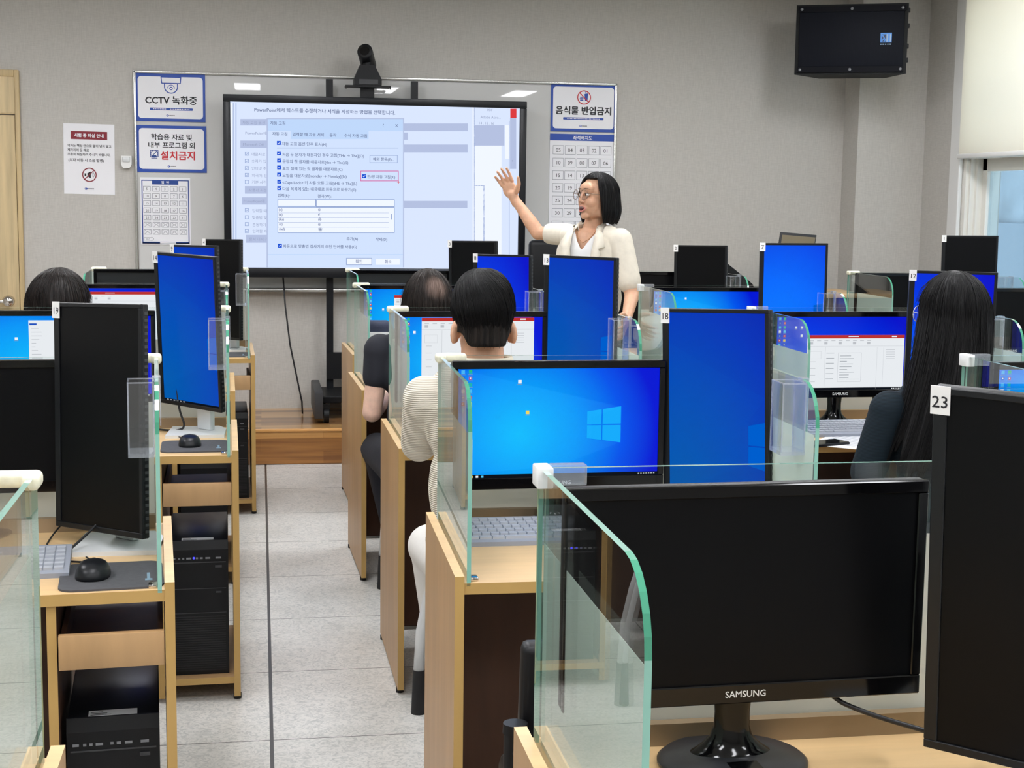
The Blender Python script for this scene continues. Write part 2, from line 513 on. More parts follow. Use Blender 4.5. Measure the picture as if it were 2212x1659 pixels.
# ------------------------------------------------------------------ mesh helpers
class MB:
    """collects shapes into one mesh; mi = material slot of the next shapes; M = transform of the next shapes"""
    def __init__(s):
        s.bm = bmesh.new()
        s.mi = 0
        s.M = Matrix.Identity(4)
        s.uv = None

    def _fin(s, vs, fs):
        for v in vs:
            v.co = s.M @ v.co
        for f in fs:
            f.material_index = s.mi
        return fs

    def faces(s, pts, polys):
        vs = [s.bm.verts.new(p) for p in pts]
        fs = []
        for p in polys:
            try:
                fs.append(s.bm.faces.new([vs[i] for i in p]))
            except ValueError:
                pass
        s._fin(vs, fs)
        return vs, fs

    def box(s, x0, x1, y0, y1, z0, z1, bev=0.0, seg=2):
        p = [(x0, y0, z0), (x1, y0, z0), (x1, y1, z0), (x0, y1, z0), (x0, y0, z1), (x1, y0, z1), (x1, y1, z1), (x0, y1, z1)]
        vs, fs = s.faces(p, [(0, 3, 2, 1), (4, 5, 6, 7), (0, 1, 5, 4), (1, 2, 6, 5), (2, 3, 7, 6), (3, 0, 4, 7)])
        if bev:
            es = list({e for f in fs for e in f.edges})
            r = bmesh.ops.bevel(s.bm, geom=es, offset=bev, segments=seg, affect='EDGES', profile=0.5)
            for f in r['faces']:
                f.material_index = s.mi
        return fs

    def quad(s, pts):
        return s.faces(pts, [tuple(range(len(pts)))])[1]

    def rect(s, x0, x1, z0, z1, y):          # upright rectangle seen from -Y
        return s.quad([(x0, y, z0), (x1, y, z0), (x1, y, z1), (x0, y, z1)])

    def frame(s, x0, x1, z0, z1, t, y):
        s.rect(x0, x1, z1 - t, z1, y); s.rect(x0, x1, z0, z0 + t, y)
        s.rect(x0, x0 + t, z0 + t, z1 - t, y); s.rect(x1 - t, x1, z0 + t, z1 - t, y)

    def ring(s, cx, cz, r0, r1, y, n=24):
        pts = []
        for i in range(n):
            a = 2 * PI * i / n
            pts += [(cx + r0 * math.cos(a), y, cz + r0 * math.sin(a)), (cx + r1 * math.cos(a), y, cz + r1 * math.sin(a))]
        s.faces(pts, [(2 * i, 2 * i + 1, (2 * i + 3) % (2 * n), (2 * i + 2) % (2 * n)) for i in range(n)])

    def disc(s, cx, cz, r, y, n=20):
        s.quad([(cx + r * math.cos(2 * PI * i / n), y, cz + r * math.sin(2 * PI * i / n)) for i in range(n)])

    def line(s, x0, z0, x1, z1, t, y):
        d = Vector((x1 - x0, 0, z1 - z0)).normalized() * (t / 2)
        n = Vector((-d.z, 0, d.x))
        a, b = Vector((x0, y, z0)), Vector((x1, y, z1))
        s.quad([a - n, b - n, b + n, a + n])

    def rrect(s, x0, x1, z0, z1, r, y, n=5):
        pts = []
        for cx, cz, a0 in ((x1 - r, z1 - r, 0), (x0 + r, z1 - r, 90), (x0 + r, z0 + r, 180), (x1 - r, z0 + r, 270)):
            for i in range(n + 1):
                a = R(a0 + 90 * i / n)
                pts.append((cx + r * math.cos(a), y, cz + r * math.sin(a)))
        s.quad(pts)

    def prism(s, poly, d0, d1, axis='X', side_mi=None):
        """extrude a 2-D outline: axis X -> poly in (y,z); Y -> (x,z); Z -> (x,y)"""
        f = {'X': lambda a, b, d: (d, a, b), 'Y': lambda a, b, d: (a, d, b), 'Z': lambda a, b, d: (a, b, d)}[axis]
        n = len(poly)
        pts = [f(a, b, d0) for a, b in poly] + [f(a, b, d1) for a, b in poly]
        vs, fs = s.faces(pts, [tuple(range(n - 1, -1, -1)), tuple(range(n, 2 * n))] + [(i, (i + 1) % n, n + (i + 1) % n, n + i) for i in range(n)])
        if side_mi is not None:
            for k, f_ in enumerate(fs[2:]):
                f_.material_index = side_mi(k) if callable(side_mi) else side_mi
        return fs

    def cyl(s, p0, p1, r0, r1=None, n=16):
        p0, p1 = Vector(p0), Vector(p1)
        r1 = r0 if r1 is None else r1
        q = (p1 - p0).to_track_quat('Z', 'Y').to_matrix()
        pts = []
        for p, r in ((p0, r0), (p1, r1)):
            for i in range(n):
                a = 2 * PI * i / n
                pts.append(p + q @ Vector((r * math.cos(a), r * math.sin(a), 0)))
        return s.faces(pts, [(i, (i + 1) % n, n + (i + 1) % n, n + i) for i in range(n)] + [tuple(range(n - 1, -1, -1)), tuple(range(n, 2 * n))])[1]

    def tube(s, pts, r, n=8, taper=None):
        pts = [Vector(p) for p in pts]
        m = len(pts)
        out = []
        up = Vector((0.123, 0.31, 0.94)).normalized()
        for k, p in enumerate(pts):
            d = (pts[min(k + 1, m - 1)] - pts[max(k - 1, 0)]).normalized()
            a = d.cross(up)
            a = a.normalized() if a.length > 1e-4 else Vector((1, 0, 0))
            b = d.cross(a).normalized()
            rr = r * (taper(k / (m - 1)) if taper else 1)
            for i in range(n):
                t = 2 * PI * i / n
                out.append(p + a * (rr * math.cos(t)) + b * (rr * math.sin(t)))
        polys = [(k * n + i, k * n + (i + 1) % n, (k + 1) * n + (i + 1) % n, (k + 1) * n + i) for k in range(m - 1) for i in range(n)]
        polys += [tuple(range(n - 1, -1, -1)), tuple(range((m - 1) * n, m * n))]
        return s.faces(out, polys)[1]

    def lathe(s, prof, c=(0, 0, 0), n=28):
        """profile [(r, z)] turned round the vertical through c"""
        c = Vector(c)
        out = []
        for r, z in prof:
            for i in range(n):
                a = 2 * PI * i / n
                out.append(c + Vector((max(r, 1e-5) * math.cos(a), max(r, 1e-5) * math.sin(a), z)))
        m = len(prof)
        polys = [(k * n + i, k * n + (i + 1) % n, (k + 1) * n + (i + 1) % n, (k + 1) * n + i) for k in range(m - 1) for i in range(n)]
        polys += [tuple(range(n - 1, -1, -1)), tuple(range((m - 1) * n, m * n))]
        return s.faces(out, polys)[1]

    def ell(s, c, r, rot=None, n=20):
        c = Vector(c)
        q = Euler(rot).to_matrix() if rot else Matrix.Identity(3)
        m = n // 2
        pts = [c + q @ Vector((0, 0, r[2]))]
        for j in range(1, m):
            t = PI * j / m
            for i in range(n):
                a = 2 * PI * i / n
                pts.append(c + q @ Vector((r[0] * math.sin(t) * math.cos(a), r[1] * math.sin(t) * math.sin(a), r[2] * math.cos(t))))
        pts.append(c + q @ Vector((0, 0, -r[2])))
        L = len(pts) - 1
        polys = [(0, 1 + i, 1 + (i + 1) % n) for i in range(n)]
        for j in range(m - 2):
            b = 1 + j * n
            polys += [(b + i, b + n + i, b + n + (i + 1) % n, b + (i + 1) % n) for i in range(n)]
        b = 1 + (m - 2) * n
        polys += [(b + i, L, b + (i + 1) % n) for i in range(n)]
        return s.faces(pts, polys)[1]

    def cap(s, p0, r0, p1, r1, n=18):
        """tapering limb with round ends"""
        p0, p1 = Vector(p0), Vector(p1)
        q = (p1 - p0).to_track_quat('Z', 'Y').to_matrix()
        L = (p1 - p0).length
        prof = [(r0 * math.sin(t), -r0 * math.cos(t)) for t in (0.02, 0.4, 0.8, 1.2, PI / 2)]
        prof += [(r1 * math.cos(t), L + r1 * math.sin(t)) for t in (0, 0.4, 0.8, 1.2, PI / 2 - 0.02)]
        pts = []
        for r, z in prof:
            for i in range(n):
                a = 2 * PI * i / n
                pts.append(p0 + q @ Vector((r * math.cos(a), r * math.sin(a), z)))
        m = len(prof)
        polys = [(k * n + i, k * n + (i + 1) % n, (k + 1) * n + (i + 1) % n, (k + 1) * n + i) for k in range(m - 1) for i in range(n)]
        polys += [tuple(range(n - 1, -1, -1)), tuple(range((m - 1) * n, m * n))]
        return s.faces(pts, polys)[1]

    def text(s, body, x, z, size, y, align='LEFT', bold=0.0, rot=0.0):
        """lettering on an upright plane seen from -Y, baseline at z"""
        me = text_mesh(body, size, align)
        for q, (dx, dz) in enumerate(((0, 0),) if bold <= 0 else ((-bold, 0), (bold, 0), (0, bold * 0.7), (0, -bold * 0.7))):
            T = Matrix.Translation((x + dx, y - q * 0.00002, z + dz)) @ Matrix.Rotation(rot, 4, 'Y') @ Matrix.Rotation(PI / 2, 4, 'X')
            vs = [s.bm.verts.new(s.M @ (T @ v.co)) for v in me.vertices]
            for p in me.polygons:
                try:
                    f = s.bm.faces.new([vs[i] for i in p.vertices])
                    f.material_index = s.mi
                except ValueError:
                    pass

    def build(s, name, mats, parent=None, smooth=False, angle=None):
        me = bpy.data.meshes.new(name)
        s.bm.normal_update()
        s.bm.to_mesh(me)
        s.bm.free()
        for m in (mats if isinstance(mats, (list, tuple)) else [mats]):
            me.materials.append(m)
        if smooth:
            me.polygons.foreach_set('use_smooth', [True] * len(me.polygons))
            if angle:
                me.set_sharp_from_angle(angle=R(angle))
        o = bpy.data.objects.new(name, me)
        COL.objects.link(o)
        if parent:
            o.parent = parent
        return o

_tc = {}
def text_mesh(body, size, align):
    k = (body, size, align)
    if k not in _tc:
        cu = bpy.data.curves.new('lettering', 'FONT')
        cu.body = body
        cu.size = size
        cu.align_x = align
        cu.resolution_u = 2
        o = bpy.data.objects.new('lettering', cu)
        COL.objects.link(o)
        dg = bpy.context.evaluated_depsgraph_get()
        _tc[k] = bpy.data.meshes.new_from_object(o.evaluated_get(dg))
        bpy.data.objects.remove(o)
        bpy.data.curves.remove(cu)
    return _tc[k]

def thing(name, label, cat, loc=(0, 0, 0), rz=0.0, group=None):
    o = bpy.data.objects.new(name, None)
    o.empty_display_size = 0.05
    COL.objects.link(o)
    o.location = loc
    o.rotation_euler = (0, 0, rz)
    o['label'] = label
    o['category'] = cat
    if group:
        o['group'] = group
    return o

def tag(o, label, cat, group=None):
    o['label'] = label
    o['category'] = cat
    if group:
        o['group'] = group
    return o

def struct(o, label=None):
    o['kind'] = 'structure'
    if label:
        o['label'] = label
    return o

def bx(name, mat, parent, x0, x1, y0, y1, z0, z1, bev=0.0):
    b = MB()
    b.box(x0, x1, y0, y1, z0, z1, bev)
    return b.build(name, mat, parent, smooth=bev > 0, angle=40)

def screen_mesh(name, mat, parent, x0, x1, z0, z1, y):
    """flat picture surface with UV 0..1"""
    b = MB()
    f = b.rect(x0, x1, z0, z1, y)[0]
    uv = b.bm.loops.layers.uv.new('UVMap')
    for l, c in zip(f.loops, ((0, 0), (1, 0), (1, 1), (0, 1))):
        l[uv].uv = c
    return b.build(name, mat, parent)

def organic(name, prims, voxel, mat, parent, it=6, cut=None, thick=0.0, M=None, squash=None):
    """one continuous skin grown over overlapping masses"""
    b = MB()
    if M is not None:
        b.M = M
    for p in prims:
        if p[0] == 'e':
            b.ell(p[1], p[2], p[3] if len(p) > 3 else None)
        else:
            b.cap(p[1], p[2], p[3], p[4])
    o = b.build(name, mat, None)
    md = o.modifiers.new('r', 'REMESH')
    md.mode = 'VOXEL'
    md.voxel_size = voxel
    md.use_smooth_shade = True
    sm = o.modifiers.new('s', 'SMOOTH')
    sm.factor = 0.5
    sm.iterations = it
    dg = bpy.context.evaluated_depsgraph_get()
    me = bpy.data.meshes.new_from_object(o.evaluated_get(dg))
    o.modifiers.clear()
    o.data = me
    if cut or thick:
        bm = bmesh.new()
        bm.from_mesh(me)
        if cut:
            kill = [v for v in bm.verts if cut(v.co)]
            bmesh.ops.delete(bm, geom=kill, context='VERTS')
            for _ in range(10):                       # even out the cut hem
                nb = {}
                for v in bm.verts:
                    q = [e.other_vert(v).co for e in v.link_edges if e.is_boundary]
                    if len(q) == 2:
                        nb[v] = (v.co + (q[0] + q[1]) * 0.5) * 0.5
                for v, c in nb.items():
                    v.co = c
        bm.to_mesh(me)
        bm.free()
        if thick:
            sd = o.modifiers.new('t', 'SOLIDIFY')
            sd.thickness = thick
            sd.offset = 1
    me.polygons.foreach_set('use_smooth', [True] * len(me.polygons))
    if not me.materials:
        me.materials.append(mat)
    if parent:
        o.parent = parent
        o.matrix_parent_inverse = Matrix.Identity(4)
    return o

# ------------------------------------------------------------------ the room
CEIL = 2.88
XL, XR, YB, YF = -3.2, 4.19, -3.8, 9.16
struct(bx('floor', M['floor'], None, XL, XR, YB, YF, -0.1, 0.0))
struct(bx('ceiling', M['ceiling'], None, XL, XR, YB, YF, CEIL, CEIL + 0.1))
struct(bx('wall_front', M['wall'], None, XL - 0.15, XR + 0.15, YF, YF + 0.15, -0.1, CEIL + 0.1))
struct(bx('wall_left', M['wall'], None, XL - 0.15, XL, YB, YF, -0.1, CEIL + 0.1))
struct(bx('wall_back', M['wall'], None, XL - 0.15, XR + 0.15, YB - 0.15, YB, -0.1, CEIL + 0.1))
WY0, WY1, WZ0, WZ1 = 3.2, 8.38, 0.85, 2.76
b = MB()
b.box(XR, XR + 0.25, YB, WY0, -0.1, CEIL + 0.1)
b.box(XR, XR + 0.25, WY1, YF, -0.1, CEIL + 0.1)
b.box(XR, XR + 0.25, WY0, WY1, -0.1, WZ0)
b.box(XR, XR + 0.25, WY0, WY1, WZ1, CEIL + 0.1)
struct(b.build('wall_right', M['wall']))
struct(bx('wall_front_pier', M['wall'], None, 3.739, XR, 8.925, YF, 0, CEIL))
# raised teaching platform
st = bx('trim_platform', M['stage'], None, -1.30, 3.70, 8.312, YF, 0.0, 0.2)
struct(st, 'low wooden teaching platform with glossy strip flooring')
rs = bx('platform_riser', M['riser'], st, -1.30, 3.70, 8.304, 8.312, 0.004, 0.188)
ns = bx('platform_nosing', P('nosing', (214, 158, 92), 0.35), st, -1.30, 3.70, 8.298, 8.33, 0.188, 0.203, 0.004)

# window in the right wall: casing, frames, sash, pane, sill
wf = MB()
wf.box(4.165, XR, WY1, WY1 + 0.13, WZ0 - 0.06, WZ1 + 0.06, 0.006)          # casing toward the corner
wf.box(4.172, XR, WY0, WY1, WZ1, WZ1 + 0.06, 0.004)
win = struct(wf.build('window_1', M['casing']))
b = MB()
for y0, y1, x0, x1 in ((WY1 - 0.035, WY1, 4.195, 4.40), (WY0, WY0 + 0.035, 4.195, 4.40)):
    b.box(x0, x1, y0, y1, WZ0, WZ1, 0.003)
b.box(4.195, 4.40, WY0, WY1, WZ1 - 0.035, WZ1, 0.003)
b.box(4.195, 4.40, WY0, WY1, 1.79, 1.87, 0.003); b.box(4.262, 4.40, WY1 - 0.06, WY1 - 0.03, WZ0, 1.80)
b.box(4.215, 4.28, WY1 - 0.055, WY1 - 0.03, WZ0, 1.80)
b.box(4.245, 4.28, WY1 - 0.08, WY1 - 0.055, WZ0, 1.80)
b.build('window_frame', M['frame'], win)
y = WY1 - 0.02
k = 0
while y > WY0 + 0.3:
    y2 = max(y - 1.30, WY0 + 0.02)
    b = MB()
    b.box(4.28, 4.325, y - 0.115, y, WZ0 + 0.03, 1.80, 0.006)
    b.box(4.28, 4.325, y2, y2 + 0.115, WZ0 + 0.03, 1.80, 0.006)
    b.box(4.28, 4.325, y2, y, 1.715, 1.80, 0.006)
    b.box(4.28, 4.325, y2, y, WZ0 + 0.03, WZ0 + 0.12, 0.006)
    b.build('sash', M['frame'], win)
    bx('window_glass', M['pane'], win, 4.30, 4.306, y2 + 0.1, y - 0.1, WZ0 + 0.1, 1.73)
    bx('window_glass', M['paneu'], win, 4.30, 4.306, y2 + 0.02, y - 0.02, 1.86, WZ1 - 0.03)
    y = y2
bx('window_sill', M['frame'], win, 4.12, 4.42, WY0, WY1, WZ0 - 0.03, WZ0 + 0.012, 0.004)

rb = thing('roller_blind', 'cream roller blind pulled halfway down over the window in the right wall', 'blind', (4.15, 6.4, 1.79))
bm_, ntb, outb = newmat('blind_cloth')
d1 = N(ntb, 'ShaderNodeBsdfDiffuse'); d1.inputs[0].default_value = lin((247, 246, 240))
d2 = N(ntb, 'ShaderNodeBsdfTranslucent'); d2.inputs[0].default_value = lin((255, 250, 238))
d3 = N(ntb, 'ShaderNodeMixShader', n0=0.6)
ntb.links.new(d1.outputs[0], d3.inputs[1]); ntb.links.new(d2.outputs[0], d3.inputs[2]); ntb.links.new(d3.outputs[0], outb.inputs[0])
bx('fabric', bm_, rb, -0.004, -0.001, -1.9, 1.955, 0.02, 0.99)
b = MB(); b.box(-0.014, 0.010, -1.9, 1.965, 0.0, 0.028, 0.006)
b.build('bottom_bar', M['white'], rb, True, 40)
b = MB(); b.cyl((0, -1.9, 1.0), (0, 1.96, 1.0), 0.03, n=20)
b.build('roller', M['white'], rb, True, 40)

# neighbouring building seen through the pane
fb = thing('building', 'pale grey building facade seen blurred through the window pane', 'building', (9.5, 18, -4))
b = MB(); b.box(0, 4, -26, 46, 0, 30)
b.build('facade_wall', M['facade'], fb)
for i in range(6):
    for j in range(3):
        b = MB()
        b.box(-0.08, 0.0, -6 + i * 4.0, -4.0 + i * 4.0, 3.4 + j * 3.2, 5.3 + j * 3.2)
        b.build('window', M['facadew'], fb)

# door in the front wall
fr = MB()
for x0, x1 in ((-1.414, -1.387), (-2.43, -2.32)):
    fr.box(x0, x1, YF - 0.035, YF, 0, 2.225, 0.006)
fr.box(-2.32, -1.414, YF - 0.034, YF, 2.185, 2.2245, 0.004)
fr.box(-2.32, -1.414, YF - 0.028, YF, 1.968, 1.976, 0.002)
door = struct(fr.build('door_1', M['oakd'], None, True, 30), 'light oak door with transom panel and chrome lever')
bx('transom_panel', M['oak'], door, -2.32, -1.414, YF - 0.024, YF, 1.976, 2.185)
bx('door_leaf', M['oak'], door, -2.318, -1.418, YF - 0.02, YF - 0.001, 0.01, 1.962)
b = MB()
b.cyl((-1.478, YF - 0.035, 0.868), (-1.478, YF - 0.02, 0.868), 0.03, 0.034, 24)
b.ell((-1.478, YF - 0.06, 0.868), (0.036, 0.03, 0.036))
b.tube([(-1.49, YF - 0.07, 0.868), (-1.545, YF - 0.072, 0.866), (-1.605, YF - 0.07, 0.866)], 0.011, 10)
b.build('door_handle', M['chrome'], door, True, 50)

# ceiling panel lights
n = 0
lamp_at = {0: 'nearest the left wall', 1: 'left of the aisle', 2: 'right of the aisle', 3: 'nearest the window'}
row_at = {0: 'in the row behind the camera', 1: 'above the rearmost desks', 2: 'above the middle desks', 3: 'nearest the front wall'}
for j, yy in enumerate((-0.65, 1.9, 4.45, 7.0)):
    for i, xx in enumerate((-1.75, -0.14, 1.55, 3.3)):
        t = thing('ceiling_light', 'long white ceiling panel light %s, %s' % (lamp_at[i], row_at[j]), 'light', (xx, yy, CEIL), 0, 'ceiling panel lights')
        b = MB()
        for x0, x1, y0, y1 in ((-0.175, -0.155, -0.6, 0.6), (0.155, 0.175, -0.6, 0.6), (-0.155, 0.155, -0.6, -0.58), (-0.155, 0.155, 0.58, 0.6)):
            b.box(x0, x1, y0, y1, -0.022, 0.0)
        b.build('frame', M['white'], t)
        b = MB(); b.box(-0.155, 0.155, -0.58, 0.58, -0.016, -0.002)
        b.build('diffuser', M['lamp'], t)

# ------------------------------------------------------------------ front wall: whiteboard, notices, display, loudspeaker
wb = thing('whiteboard', 'wide wall-mounted whiteboard with aluminium frame behind the large display', 'whiteboard', (0.742, YF, 0.93))
bx('writing_surface', M['board'], wb, -1.465, 1.465, -0.014, -0.002, 0.02, 1.30)
b = MB()
b.box(-1.477, 1.477, -0.03, 0, 1.295, 1.312, 0.004); b.box(-1.477, 1.477, -0.03, 0, 0.0, 0.018, 0.004)
b.box(-1.477, -1.462, -0.03, 0, 0.0, 1.31, 0.004); b.box(1.462, 1.477, -0.03, 0, 0.0, 1.31, 0.004)
b.build('frame', M['alu'], wb, True, 40)
b = MB(); b.box(-1.2, 1.2, -0.09, -0.03, 0.0, 0.012, 0.004); b.box(-1.2, 1.2, -0.094, -0.088, 0.0, 0.02, 0.002)
b.build('pen_tray', M['alu'], wb, True, 40)

def mini_logo(b, cx, cz, s, y, m_blue, m_ink):
    b.mi = m_blue; b.ring(cx - s * 1.5, cz, s * 0.28, s * 0.5, y, 16); b.disc(cx - s * 1.1, cz, s * 0.34, y - 0.0002, 14)
    b.mi = m_ink
    for k in range(7):
        b.rect(cx - s * 0.6 + k * s * 0.36, cx - s * 0.32 + k * s * 0.36, cz - s * 0.18, cz + s * 0.2, y)

def board_sign(label, x0, x1, z0, z1, draw):
    t = thing('sign', label, 'sign', (x0, YF - 0.0165, z0), 0, 'signs on the whiteboard')
    W, H = x1 - x0, z1 - z0
    bx('panel', M['blue'], t, 0, W, -0.003, 0, 0, H)
    b = MB(); b.rrect(0.014, W - 0.014, 0.018, H - 0.018, 0.02, -0.0035)
    b.build('white_field', M['paper'], t)
    b = MB()
    draw(b, W, H)
    b.build('lettering', [M['ink'], M['blue'], M['inkr'], M['paper'], M['navy']], t)

def d_cctv(b, W, H):
    y = -0.004
    c = W * 0.51
    b.mi = 1
    b.line(c - 0.058, H - 0.018, c - 0.054, H - 0.056, 0.006, y); b.line(c + 0.058, H - 0.018, c + 0.054, H - 0.056, 0.006, y)
    b.line(c - 0.056, H - 0.056, c + 0.056, H - 0.056, 0.006, y); b.line(c - 0.058, H - 0.02, c + 0.058, H - 0.02, 0.006, y)
    b.line(c - 0.038, H - 0.056, c - 0.038, H - 0.076, 0.006, y); b.line(c + 0.038, H - 0.056, c + 0.038, H - 0.076, 0.006, y)
    n = 14
    for k in range(n):
        a0, a1 = PI + PI * k / n, PI + PI * (k + 1) / n
        b.line(c + 0.038 * math.cos(a0), H - 0.076 + 0.038 * math.sin(a0), c + 0.038 * math.cos(a1), H - 0.076 + 0.038 * math.sin(a1), 0.006, y)
        a0, a1 = PI * k / n, PI * (k + 1) / n
        b.line(c + 0.02 * math.cos(a0), H - 0.086 + 0.02 * math.sin(a0), c + 0.02 * math.cos(a1), H - 0.086 + 0.02 * math.sin(a1), 0.004, y)
    b.ring(c, H - 0.086, 0.005, 0.010, y)
    b.mi = 0
    b.text('CCTV 녹화중', c, H * 0.375, 0.054, y, 'CENTER', 0.0019)
    b.mi = 1
    b.rrect(W * 0.20, W * 0.82, H * 0.235, H * 0.285, 0.005, y)
    b.mi = 3
    for k in range(22):
        if k not in (8, 9):
            b.rect(W * 0.25 + k * W * 0.024, W * 0.25 + k * W * 0.024 + W * 0.016, H * 0.252, H * 0.268, y - 0.0004)
    mini_logo(b, W * 0.5, H * 0.125, 0.013, y, 1, 0)

def d_inst(b, W, H):
    y = -0.004
    b.mi = 0
    b.text('학습용 자료 및', W * 0.5, H * 0.70, 0.040, y, 'CENTER', 0.0011)
    b.text('내부 프로그램 외', W * 0.5, H * 0.525, 0.040, y, 'CENTER', 0.0011)
    b.mi = 2
    b.text('설치금지', W * 0.59, H * 0.285, 0.057, y, 'CENTER', 0.002)
    b.mi = 4
    x0, z0 = W * 0.19, H * 0.29
    b.frame(x0, x0 + 0.048, z0 + 0.008, z0 + 0.05, 0.004, y)
    b.rect(x0 + 0.012, x0 + 0.036, z0 + 0.012, z0 + 0.02, y); b.rect(x0 + 0.006, x0 + 0.042, z0, z0 + 0.004, y)
    b.ring(x0 + 0.024, z0 + 0.028, 0.019, 0.022, y - 0.0002); b.line(x0 + 0.008, z0 + 0.012, x0 + 0.04, z0 + 0.044, 0.004, y - 0.0003)
    mini_logo(b, W * 0.5, H * 0.125, 0.013, y, 1, 0)

def d_food(b, W, H):
    y = -0.004
    c, cz = W * 0.505, H * 0.72
    b.mi = 1
    b.prism([(c + 0.002, cz + 0.022), (c + 0.026, cz + 0.026), (c + 0.022, cz - 0.02), (c + 0.006, cz - 0.02)], y, y - 0.0004, 'Y')
    b.line(c + 0.012, cz + 0.024, c + 0.006, cz + 0.037, 0.003, y)
    for k, ww in enumerate((0.020, 0.023, 0.021)):
        b.rrect(c - 0.014 - ww / 2 - 0.002, c - 0.014 + ww / 2, cz - 0.02 + k * 0.009, cz - 0.013 + k * 0.009, 0.003, y)
    b.mi = 2
    b.ring(c, cz, 0.038, 0.044, y - 0.0006, 30); b.line(c - 0.028, cz + 0.028, c + 0.028, cz - 0.028, 0.006, y - 0.0006)
    b.mi = 0
    b.text('음식물 반입금지', c, H * 0.375, 0.054, y, 'CENTER', 0.0022)
    b.mi = 1
    b.rrect(W * 0.19, W * 0.81, H * 0.25, H * 0.30, 0.004, y)
    b.mi = 3
    for k in range(24):
        b.rect(W * 0.25 + k * W * 0.021, W * 0.25 + k * W * 0.021 + W * 0.014, H * 0.268, H * 0.283, y - 0.0004)
    mini_logo(b, W * 0.5, H * 0.12, 0.013, y, 1, 0)

board_sign('blue-bordered white sign with a ceiling camera icon, upper left of the whiteboard', -0.724, -0.317, 1.945, 2.226, d_cctv)
board_sign('blue-bordered white sign with red lettering, directly under the camera icon sign', -0.722, -0.313, 1.644, 1.921, d_inst)
board_sign('blue-bordered white sign with a crossed-out burger and drink, upper right of the whiteboard', 1.797, 2.2145, 1.938, 2.232, d_food)

# small seat plan at the left
t = thing('poster', 'small white seat plan with crossed-out bottom rows, under the two left signs', 'poster', (-0.7065, YF - 0.0165, 1.21))
W, H = 0.2945, 0.402
bx('sheet', M['paper'], t, 0, W, -0.002, 0, 0, H)
b = MB()
b.mi = 1
b.frame(0.008, W - 0.008, 0.006, H - 0.014, 0.006, -0.0025)
b.rect(0.008, W - 0.008, 0.006, 0.018, -0.0025)
b.rect(0.07, W - 0.07, H - 0.042, H - 0.016, -0.0026)
b.mi = 2
b.text('일  반', W * 0.5, H - 0.037, 0.020, -0.003, 'CENTER', 0.0004)
b.rect(W * 0.38, W * 0.7, 0.008, 0.015, -0.003)
for r_ in range(7):
    for c_ in range(5):
        x0, z0 = 0.018 + c_ * 0.0525, H - 0.083 - r_ * 0.043
        b.mi = 3
        b.frame(x0, x0 + 0.043, z0, z0 + 0.031, 0.0022, -0.0025)
        if r_ < 5:
            b.mi = 0
            b.text(str(r_ * 5 + 5 - c_), x0 + 0.0215, z0 + 0.0075, 0.020, -0.0028, 'CENTER')
        else:
            b.line(x0 + 0.005, z0 + 0.004, x0 + 0.038, z0 + 0.027, 0.0018, -0.0028); b.line(x0 + 0.005, z0 + 0.027, x0 + 0.038, z0 + 0.004, 0.0018, -0.0028)
b.mi = 3
for s_ in ((0.018, 0.026, 0.062, 0.026), (0.018, 0.042, 0.062, 0.042), (0.018, 0.026, 0.018, 0.042), (0.062, 0.022, 0.076, 0.034), (0.062, 0.046, 0.076, 0.034)):
    b.line(*s_, 0.002, -0.0025)
b.text('입구', 0.04, 0.029, 0.012, -0.0028, 'CENTER')
b.build('lettering', [M['ink'], M['navy'], M['paper'], M['inkg']], t)

# tall seat plan at the right
t = thing('poster', 'tall white seat plan with a blue heading, below the food sign behind the speaker', 'poster', (1.795, YF - 0.0165, 1.115))
W, H = 0.418, 0.808
bx('sheet', M['paper'], t, 0, W, -0.002, 0, 0, H)
b = MB()
b.mi = 1
b.rect(0, W, H - 0.042, H, -0.0025)
b.mi = 2
b.text('좌석배치도', W * 0.5, H - 0.033, 0.027, -0.003, 'CENTER', 0.0005)
for r_ in range(8):
    for c_ in range(5):
        x0, z0 = 0.020 + c_ * 0.0765, H - 0.128 - r_ * 0.0785
        b.mi = 3
        b.frame(x0, x0 + 0.069, z0, z0 + 0.056, 0.0022, -0.0025)
        b.mi = 0
        b.text('%02d' % (r_ * 5 + 5 - c_), x0 + 0.0345, z0 + 0.0165, 0.032, -0.0028, 'CENTER')
b.build('lettering', [M['ink'], M['blue'], M['paper'], M['inkg']], t)

# paper notice on the wall, left
t = thing('paper_notice', 'white paper notice with a maroon heading taped to the wall beside the door', 'notice', (-1.149, YF - 0.001, 1.508), 0)
W, H = 0.294, 0.415
b = MB(); b.M = Matrix.Rotation(R(0.6), 4, 'Y'); b.box(0, W, -0.002, 0, 0, H)
b.build('sheet', M['paper'], t)
b = MB(); b.M = Matrix.Rotation(R(0.6), 4, 'Y')
b.mi = 1; b.rect(0.042, W - 0.042, H - 0.092, H - 0.044, -0.0025)
b.mi = 2; b.text('시험 중 퇴실 안내', W * 0.5, H - 0.077, 0.0235, -0.003, 'CENTER', 0.0009)
b.mi = 0
for k, s_ in enumerate(('의자는 책상 안으로 밀어 넣지 말고', '제자리에 둔 채로', '조용히 퇴실하여 주시기 바랍니다.')):
    b.text(s_, 0.022, H - 0.136 - k * 0.0255, 0.0178, -0.0028, 'LEFT', 0.0004)
b.text('(의자 이동 시 소음 발생)', 0.026, H - 0.222, 0.0205, -0.0028, 'LEFT', 0.0004)
c, cz = W * 0.5, H - 0.30
b.rect(c - 0.028, c - 0.018, cz - 0.008, cz + 0.008, -0.0028)
b.prism([(c - 0.012, cz - 0.009), (c + 0.008, cz - 0.02), (c + 0.008, cz + 0.02), (c - 0.012, cz + 0.009)], -0.0028, -0.003, 'Y')
